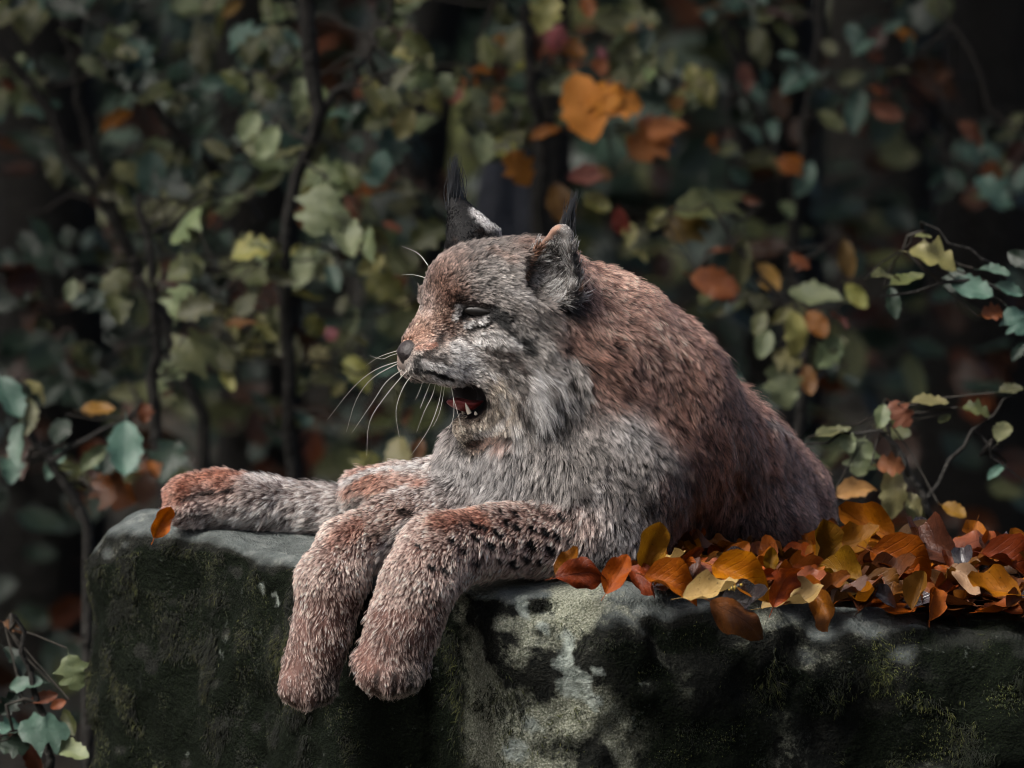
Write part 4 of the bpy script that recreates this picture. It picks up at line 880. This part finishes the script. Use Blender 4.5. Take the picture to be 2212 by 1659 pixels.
shrub('trailing_branch_shrub', 'shrub whose thin twigs carry sharp teal leaves at the right picture edge', [[(2330,1250,.95,.008),(2290,900,.95,.007),(2230,640,.9,.005),(2040,610,.85,.0025),(1900,640,.85,.0015)],[(2240,660,.9,.004),(2120,560,.85,.002),(1990,480,.85,.0012)]],
      [(2015,553,.85,.062,'lime',-18,30,0),(1995,510,.85,.034,'olive',0,15,0),(1912,590,.85,.05,'olive',30,20,10),(2100,622,.85,.055,'teal',-20,40,5),(2150,585,.85,.05,'teal',-10,35,-10),(2180,625,.85,.06,'teal',-25,45,0),(2145,675,.85,.036,'orange',15,55,0),(2195,690,.85,.055,'teal',-60,55,0),(1960,605,.9,.05,'olive',25,25,0),(1930,655,.95,.055,'dkgreen',-80,70,0),(2205,560,.9,.05,'dkgreen'),(2060,600,.9,.04,'dkgreen'),(2200,760,.95,.05,'dkgreen')])
shrub('bramble_shrub', 'low shrub of lobed yellow-green leaves rising behind the leaf pile', [[(2060,1240,.80,.006),(1990,1060,.80,.005),(1900,930,.80,.003),(1740,960,.80,.0015)],[(2000,1080,.80,.004),(2100,930,.80,.0025),(2200,850,.80,.0015)],[(2100,930,.80,.002),(2160,1000,.8,.0015),(2240,1060,.8,.001)]],
      [(1905,900,.80,.058,'green',-100,55,0),(1945,892,.80,.042,'pink',-50,60,0),(2010,866,.80,.050,'lime',5,20,0),(2040,905,.80,.036,'olive'),(1830,952,.80,.056,'green',-70,60,10),(1860,985,.80,.06,'green',-100,60,0),(1800,935,.8,.05,'olive',20,20,0),(1925,1005,.78,.036,'pink',0,60,0),(1930,1066,.78,.066,'lime',-90,65,0),(1850,1052,.78,.056,'pale',30,45,10),(1975,1085,.78,.050,'lime',-50,50,0),(2062,1102,.76,.050,'ochre',-30,45,0),(2110,885,.8,.045,'olive'),(2185,840,.8,.045,'olive',20,30,0),(2165,930,.8,.05,'olive',70,40,0),(1980,1110,.8,.05,'olive'),(1880,1010,.82,.05,'dkgreen'),(2150,1020,.9,.04,'teal'),(1930,930,.85,.05,'olive')])
shrub('low_bush', 'low bush with pale teal and orange leaves left of the stretched hind paw', [[(190,1140,1.6,.009),(110,1000,1.6,.008),(40,900,1.6,.005)],[(110,1000,1.6,.005),(220,930,1.6,.004),(300,880,1.6,.002)]],
      [(20,860,1.5,.075,'teal'),(270,970,1.5,.085,'teal',-90,60,0),(212,886,1.7,.05,'ochre',0,40,0),(312,890,1.7,.045,'orange'),(240,1060,1.7,.075,'rust'),(40,960,1.5,.08,'teal'),(130,930,1.6,.06,'dkgreen'),(20,1010,1.6,.06,'teal'),(60,900,1.6,.06,'olive'),(200,990,1.6,.05,'green'),(330,1010,1.8,.05,'orange'),(80,840,1.7,.05,'lime'),(150,1010,1.6,.05,'olive')]+scatter(14,0,320,850,1100,1.6,2.1,.05,.07,{'dkgreen':3,'brown':3,'teal':1,'rust':1}))
shrub('foot_bush', 'bush with veined green leaves beside the lower left side of the rock', [[(120,1800,.55,.007),(110,1640,.55,.006),(70,1480,.55,.004),(30,1330,.55,.003)]],
      [(30,1352,.6,.045,'ochre',-20,65,0),(158,1452,.5,.062,'green',-75,70,0),(35,1420,.6,.05,'dkgreen'),(55,1475,.55,.055,'teal'),(95,1508,.55,.036,'pink',20,50,0),(125,1522,.52,.036,'orange'),(95,1572,.5,.075,'teal',10,45,0),(155,1622,.5,.06,'green',-30,45,0),(20,1520,.6,.05,'dkgreen'),(30,1610,.55,.06,'dkgreen'),(70,1640,.6,.05,'rust'),(150,1560,.55,.045,'olive'),(20,1570,.6,.05,'teal')])
# trees further back: trunk with limbs and a crown above the picture that keeps the floor in shade
def tree(label, px, Y, r, hgt, crown_r, seed, lean=0, n=1500):
    rr = random.Random(seed); foot = at(px, 800, Y); foot.z = float(ground_z(np.array(foot)))-.05
    root = empty('forest_tree', tuple(foot)); tag(root, label, 'tree', 'trees of the wood behind')
    V, Fc = [], []; top = foot + Vector((lean, rr.uniform(-.2, .2), hgt))
    tube(V, Fc, bend([foot, foot.lerp(top, .3), foot.lerp(top, .65), top], 4, r*.18), [r*(1.25-1.05*i/12) for i in range(13)], 10)
    limbs = []
    for k in range(9):
        a = foot.lerp(top, rr.uniform(.38, .95)); an = rr.uniform(0, 6.28); e = a + Vector((math.cos(an), math.sin(an), rr.uniform(.3, .9)))*crown_r*rr.uniform(.5, .9)
        tube(V, Fc, bend([a, e], 4, .05), [r*.35, r*.3, r*.22, r*.14, r*.06], 5); limbs.append((a, e))
    link('trunk', mesh('trunk', V, Fc, bark), root)
    items = []
    for i in range(n):
        a, e = rr.choice(limbs); p = a.lerp(e, rr.uniform(.3, 1.05)) + Vector((rr.gauss(0, .32), rr.gauss(0, .32), rr.gauss(0, .25)))*crown_r*.5
        if p.z < foot.z + hgt*.33: continue
        items.append((frame(p, rr.uniform(.16, .30), rr.uniform(0, 360), rr.gauss(15, 25), rr.gauss(0, 25)), rr.choice((0, 0, 1, 2))))
    o = link('crown', leaf_mass('crown', ['dkgreen', 'olive', 'mustard'], items, low), root); tag(o, kind='stuff')
    return root
tree('slim dark tree trunk behind the near ear tuft', 1172, 5.2, .045, 7, 2.2, 1, .1)
tree('broad dark tree trunk at the right picture edge', 2160, 6.2, .15, 9, 3.0, 2)
tree('dark tree trunk right of the lynx among sparse leaves', 1650, 7.5, .11, 9, 3.0, 3)
tree('dark tree trunk at the left behind the teal leaves', 90, 6.5, .12, 9, 3.0, 4)
tree('dark tree trunk behind the shrub with broad olive leaves', 560, 7.5, .10, 8.5, 3.0, 5)
tree('brownish tree trunk in the far dark wood above the back', 1930, 10.5, .16, 11, 3.4, 6)
tree('dark tree trunk left of the upright ear', 900, 10.0, .14, 11, 3.4, 7)
# pale boulder glimpsed between the ears
bv, bf = [], []
for i in range(13):
    for j in range(24):
        th, ph = math.pi*i/12, 2*math.pi*j/24; bv.append((math.sin(th)*math.cos(ph), math.sin(th)*math.sin(ph), math.cos(th)))
        if i < 12: bf.append((i*24+j, (i+1)*24+j, (i+1)*24+(j+1) % 24, i*24+(j+1) % 24))
bv = np.array(bv, np.float32); bv *= (1+.22*vnoise(bv, 1.7, 71)+.08*vnoise(bv, 4.5, 72))[:, None]
c0 = at(1110, 430, 6.6); bv = bv*np.array((.15, .22, .74))+np.array((c0.x, c0.y, c0.z-.62))
bo = link('boulder', mesh('boulder', bv, bf, plain('blue_grey_stone', (.05, .055, .068), .8, .3, (14, .8, .05), .6, 6))); tag(bo, 'blurred blue-grey boulder glimpsed between the two ears', 'boulder')
# deep undergrowth that reads as one dark mass
items = []
for i in range(5200):
    Y = random.uniform(4.2, 9.5); X = random.uniform(-2.6, 2.6)*(1+Y*.12); p = Vector((X, Y, 0)); gz0 = gz_(p)
    p.z = gz0 + abs(random.gauss(0, .75)) + .05
    if p.z > .9+.1*Y: continue
    if abs(X-.02) < .22 and p.z > c0.z-.25 and Y < 7: continue
    items.append((frame(p, random.uniform(.07, .13), random.uniform(0, 360), random.gauss(40, 22), random.gauss(0, 25)), random.choices((0, 1, 2, 3), (10, 4, 4, 1))[0]))
ug = link('undergrowth', leaf_mass('undergrowth', ['dkgreen', 'olive', 'bush_brown', 'bush_rust'], items, low)); tag(ug, 'mass of dark blurred undergrowth far behind the rock', 'undergrowth', kind='stuff')

items = []
for i in range(5000):
    Y = random.uniform(10.5, 17); X = random.uniform(-4.2, 4.2); p = Vector((X, Y, 0)); p.z = gz_(p) + random.uniform(0, 4.2)
    items.append((frame(p, random.uniform(.22, .40), random.uniform(0, 360), random.gauss(45, 25), random.gauss(0, 30)), random.choices((0, 1, 2), (12, 2, 4))[0]))
dw = link('distant_wood', leaf_mass('distant_wood', ['dkgreen', 'olive', 'bush_brown'], items, low)); tag(dw, 'dark wall of the distant wood closing the view', 'wood', kind='stuff')

# unseen wood carried round the clearing, added to cut the low sky light
items = []
for i in range(9000):
    an = random.uniform(0, 2*math.pi); rad = random.uniform(9.5, 15)
    X, Y = rad*math.cos(an), -2.5+rad*math.sin(an)
    if Y > 5 and abs(X) < 5.5: continue
    p = Vector((X, Y, 0)); p.z = gz_(p) + 8.5*random.random()**1.1
    items.append((frame(p, random.uniform(.35, .60), random.uniform(0, 360), random.gauss(40, 30), random.gauss(0, 40)), random.choices((0, 1, 2), (10, 3, 3))[0]))
for i in range(1900):                # unseen boughs added to keep the sun off the shrubs
    zz = random.uniform(2.4, 5.6); p = Vector((random.uniform(-5.2, 1.8), random.uniform(.5+.05*zz, 6.0), zz))
    items.append((frame(p, random.uniform(.20, .34), random.uniform(0, 360), random.gauss(20, 25), random.gauss(0, 30)), random.choices((0, 1, 2), (10, 3, 3))[0]))
sw = link('unseen_shade_wood', leaf_mass('unseen_shade_wood', ['dkgreen', 'olive', 'bush_brown'], items, low)); tag(sw, 'unseen dark wood and boughs added to block low light and shade the shrubs', 'wood', kind='stuff')
# ------------------------------------------------------------------ face, whiskers, tufts, wasp
def blob(name, c, r, mat, parent, M=None, fn=None, nu=14, nv=18):
    V, Fc = [], []
    for i in range(nu+1):
        for j in range(nv):
            th, ph = math.pi*i/nu, 2*math.pi*j/nv; p = Vector((math.sin(th)*math.cos(ph)*r[0], math.sin(th)*math.sin(ph)*r[1], math.cos(th)*r[2]))
            if fn: p = fn(p)
            if M: p = M @ p
            V.append(tuple(p+Vector(c)))
            if i < nu: Fc.append((i*nv+j, (i+1)*nv+j, (i+1)*nv+(j+1) % nv, i*nv+(j+1) % nv))
    return link(name, mesh(name, V, Fc, mat), parent)
nose_m = plain('nose_skin', (.022, .017, .017), .5, .4, (420, .5, .002), .4, 120)
def nose_shape(p):
    # broad on top, narrowing to the lip, with nostril hollows to the sides
    k = 1-.45*max(0, -p.z/.016); q = Vector((p.x*k, p.y*k, p.z))
    for sy in (-1, 1):
        d = (q-Vector((-.012, sy*.0095, -.004))).length
        if d < .006: q += Vector((.0035, 0, .0))*(1-d/.006)
    return q
blob('nose', at(890, 768, -.043), (.0190, .0200, .0200), nose_m, lynx, Matrix.Rotation(R(14), 3, 'Y') @ Matrix.Rotation(R(14), 3, 'Z'), nose_shape, 18, 26)
eye_m = plain('eye_dark', (.006, .005, .004), .45, .35)
ec = Vector(EYE) + (CAM-Vector(EYE)).normalized()*.0002
near_eye = blob('eye', ec, (.0175, .0042, .0056), eye_m, lynx, Matrix.Rotation(R(4), 3, 'Y') @ Matrix.Rotation(R(-12), 3, 'Z'), lambda p: Vector((p.x, p.y, p.z*(1-.45*max(0, p.x/.0185)))))
blob('eye', at(925, 648, .010), (.009, .010, .009), eye_m, lynx)
tongue_m = plain('tongue_skin', (.22, .035, .035), .35, .5, (300, .4, .002), .3, 80)
def tongue_shape(p): return Vector((p.x, p.y, p.z+.004*math.cos(p.y*150)*-1 + 8*max(0, p.x)**2*4))
blob('tongue', at(1003, 872, -.035), (.021, .015, .0055), tongue_m, lynx, Matrix.Rotation(R(18), 3, 'Y'), tongue_shape)
tooth_m = plain('tooth_enamel', (.62, .56, .45), .3, .5)
def tooth(px, py, Y, dx, dz, r, name='tooth'):
    a = at(px, py, Y); V, Fc = [], []; tube(V, Fc, [a, a+Vector((dx*.5, -.001, dz*.5)), a+Vector((dx, 0, dz))], [r, r*.75, r*.12], 8); link(name, mesh(name, V, Fc, tooth_m), lynx)
tooth(1014, 893, -.052, -.005, .013, .0030); tooth(1003, 897, -.02, -.003, .009, .0026); tooth(1028, 895, -.048, -.001, .004, .0022)
whm = plain('whisker', (.70, .68, .62), .35, .5)
mp = lambda x, y: (691.2+.23806*x, 625.4+.23806*y)     # from the enlarged muzzle to the frame
WH = [[(740,730),(600,840),(480,1020),(290,1300),-.10],[(780,745),(600,960),(450,1200),(425,1510),-.10],[(880,725),(760,880),(690,1100),(720,1340),-.09],[(1020,790),(980,900),(920,1050),(910,1080),-.075],
      [(1055,820),(1020,960),(950,1100),(875,1300),-.08],[(1110,830),(1080,1020),(990,1260),(830,1500),-.09],[(1150,700),(1120,950),(1080,1130),(1020,1250),-.08],[(1150,720),(1205,950),(1200,1200),(1030,1490),-.085],[(1170,770),(1205,960),(1250,1120),(1295,1300),-.085],
      [(1000,770),(940,830),(900,930),(865,1000),-.06],[(720,650),(500,730),(300,890),(65,1185),.03],[(720,665),(480,800),(330,1000),(240,1290),.04],[(725,550),(620,580),(520,620),(420,690),.03],[(720,575),(640,600),(560,630),(450,600),.04]]
whiskers = [[mp(*q) for q in w_[:4]]+[w_[4]] for w_ in WH] + [[(924,573),(912,556),(896,543),(868,532),-.02],[(918,600),(905,596),(888,593),(866,594),-.01]]
for w_ in whiskers:
    V, Fc = [], []; Ys = np.linspace(-.052 if w_[4] < 0 else -.01, w_[4], 4); c4 = [at(*q, float(Yq)) for q, Yq in zip(w_[:4], Ys)]
    pts = []
    for i in range(13):
        t = i/12*3; k = min(int(t), 2); f = t-k
        p0, p1, p2, p3 = c4[max(k-1, 0)], c4[k], c4[k+1], c4[min(k+2, 3)]
        pts.append(.5*((2*p1)+(p2-p0)*f+(2*p0-5*p1+4*p2-p3)*f*f+(3*p1-p0-3*p2+p3)*f**3))
    tube(V, Fc, pts, [.00034*(1-.85*i/12) for i in range(13)], 5); link('whisker', mesh('whisker', V, Fc, whm), lynx)
# ear tufts: long black hairs from each ear tip
def tuft(base, tip, n, spread, seed):
    r_ = np.random.default_rng(seed); a, e = np.array(base), np.array(tip); d = e-a; ln = np.linalg.norm(d)
    st = a + r_.normal(0, 1, (n, 3))*np.array((spread, spread, spread*.8)); end = e + r_.normal(0, 1, (n, 3))*spread*.75 - d*(r_.random((n, 1))**1.5*.55)
    t = np.linspace(0, 1, 6)[None, :, None]
    X = st[:, None]*(1-t)+end[:, None]*t + np.sin(t*math.pi)*r_.normal(0, .0022, (n, 1, 3))
    cu = bpy.data.hair_curves.new('ear_tuft'); cu.add_curves([6]*n)
    cu.attributes['position'].data.foreach_set('vector', X.astype(np.float32).ravel())
    rr = np.tile(0.00042*np.clip(1.1-np.linspace(0, 1, 6)**2, .15, 1), n)
    (cu.attributes.get('radius') or cu.attributes.new('radius', 'FLOAT', 'POINT')).data.foreach_set('value', rr.astype(np.float32))
    c = np.ones((n, 6, 4), np.float32); c[..., :3] = (np.array((.012, .013, .015))*(1+1.5*(r_.random((n, 1, 1)) > .85)))
    cu.attributes.new('col', 'FLOAT_COLOR', 'POINT').data.foreach_set('color', c.ravel())
    cu.materials.append(fur_mat); link('ear_tuft', cu, lynx)
tuft(at(1222, 505, -.048), at(1242, 412, -.045), 120, .0040, 1)
tuft(at(984, 452, .062), at(983, 336, .07), 230, .0050, 2)
# wasp on the straw-coloured leaf
wy = plain('wasp_yellow', (.45, .30, .04), .4, .5); wb = plain('wasp_black', (.012, .010, .010), .35, .5)
b = NB('wasp_wing'); wing_m = b.done(b('MixShader', {0: .5, 1: b('BsdfTransparent').outputs[0], 2: b('BsdfPrincipled', {'Base Color': (.25, .18, .10, 1), 'Roughness': .25}).outputs[0]}))
wo = on_z(1594, 1272, .041)
wasp = empty('wasp', tuple(wo)); tag(wasp, 'small striped wasp sitting on the straw-coloured leaf', 'wasp')
dv = Vector((.75, -.25, .35)).normalized()
q = dv.to_track_quat('X', 'Z').to_matrix()
W = lambda x, y, z: wo + q @ Vector((x, y, z))
for i in range(6):
    x0 = -.0012 - i*.0017; rr = (.0021, .0025, .0026, .0024, .0019, .0012)[i]
    blob('abdomen_ring', W(x0, 0, .0028), (.0011, rr, rr), wy if i % 2 else wb, wasp, q, None, 6, 10)
blob('thorax', W(.0022, 0, .003), (.0026, .0023, .0023), wb, wasp, q, None, 8, 10)
hd_ = blob('head', W(.0056, 0, .0028), (.0014, .0020, .0017), wy, wasp, q, None, 8, 10)
for s_ in (-1, 1):
    V = [W(.002, s_*.001, .0048), W(-.003, s_*.0022, .0054), W(-.0095, s_*.0042, .0055), W(-.0105, s_*.0055, .0054), W(-.006, s_*.0052, .0053), W(0, s_*.0026, .005)]
    link('wing', mesh('wing', V, [(0, 1, 2, 3, 4, 5)], wing_m, False), wasp)
    for k in range(3):
        V, Fc = [], []; a = W(.0036-k*.0015, s_*.0016, .002); tube(V, Fc, [a, W(.0045-k*.003, s_*.0042, .0042), W(.005-k*.004, s_*.0062, -.0008)], [.00035, .0003, .0002], 4); link('leg', mesh('leg', V, Fc, wy if k == 2 else wb), wasp)
    V, Fc = [], []; tube(V, Fc, [W(.0066, s_*.0006, .0036), W(.0085, s_*.0018, .0055), W(.0105, s_*.003, .0056)], .0002, 4); link('antenna', mesh('antenna', V, Fc, wb), hd_)
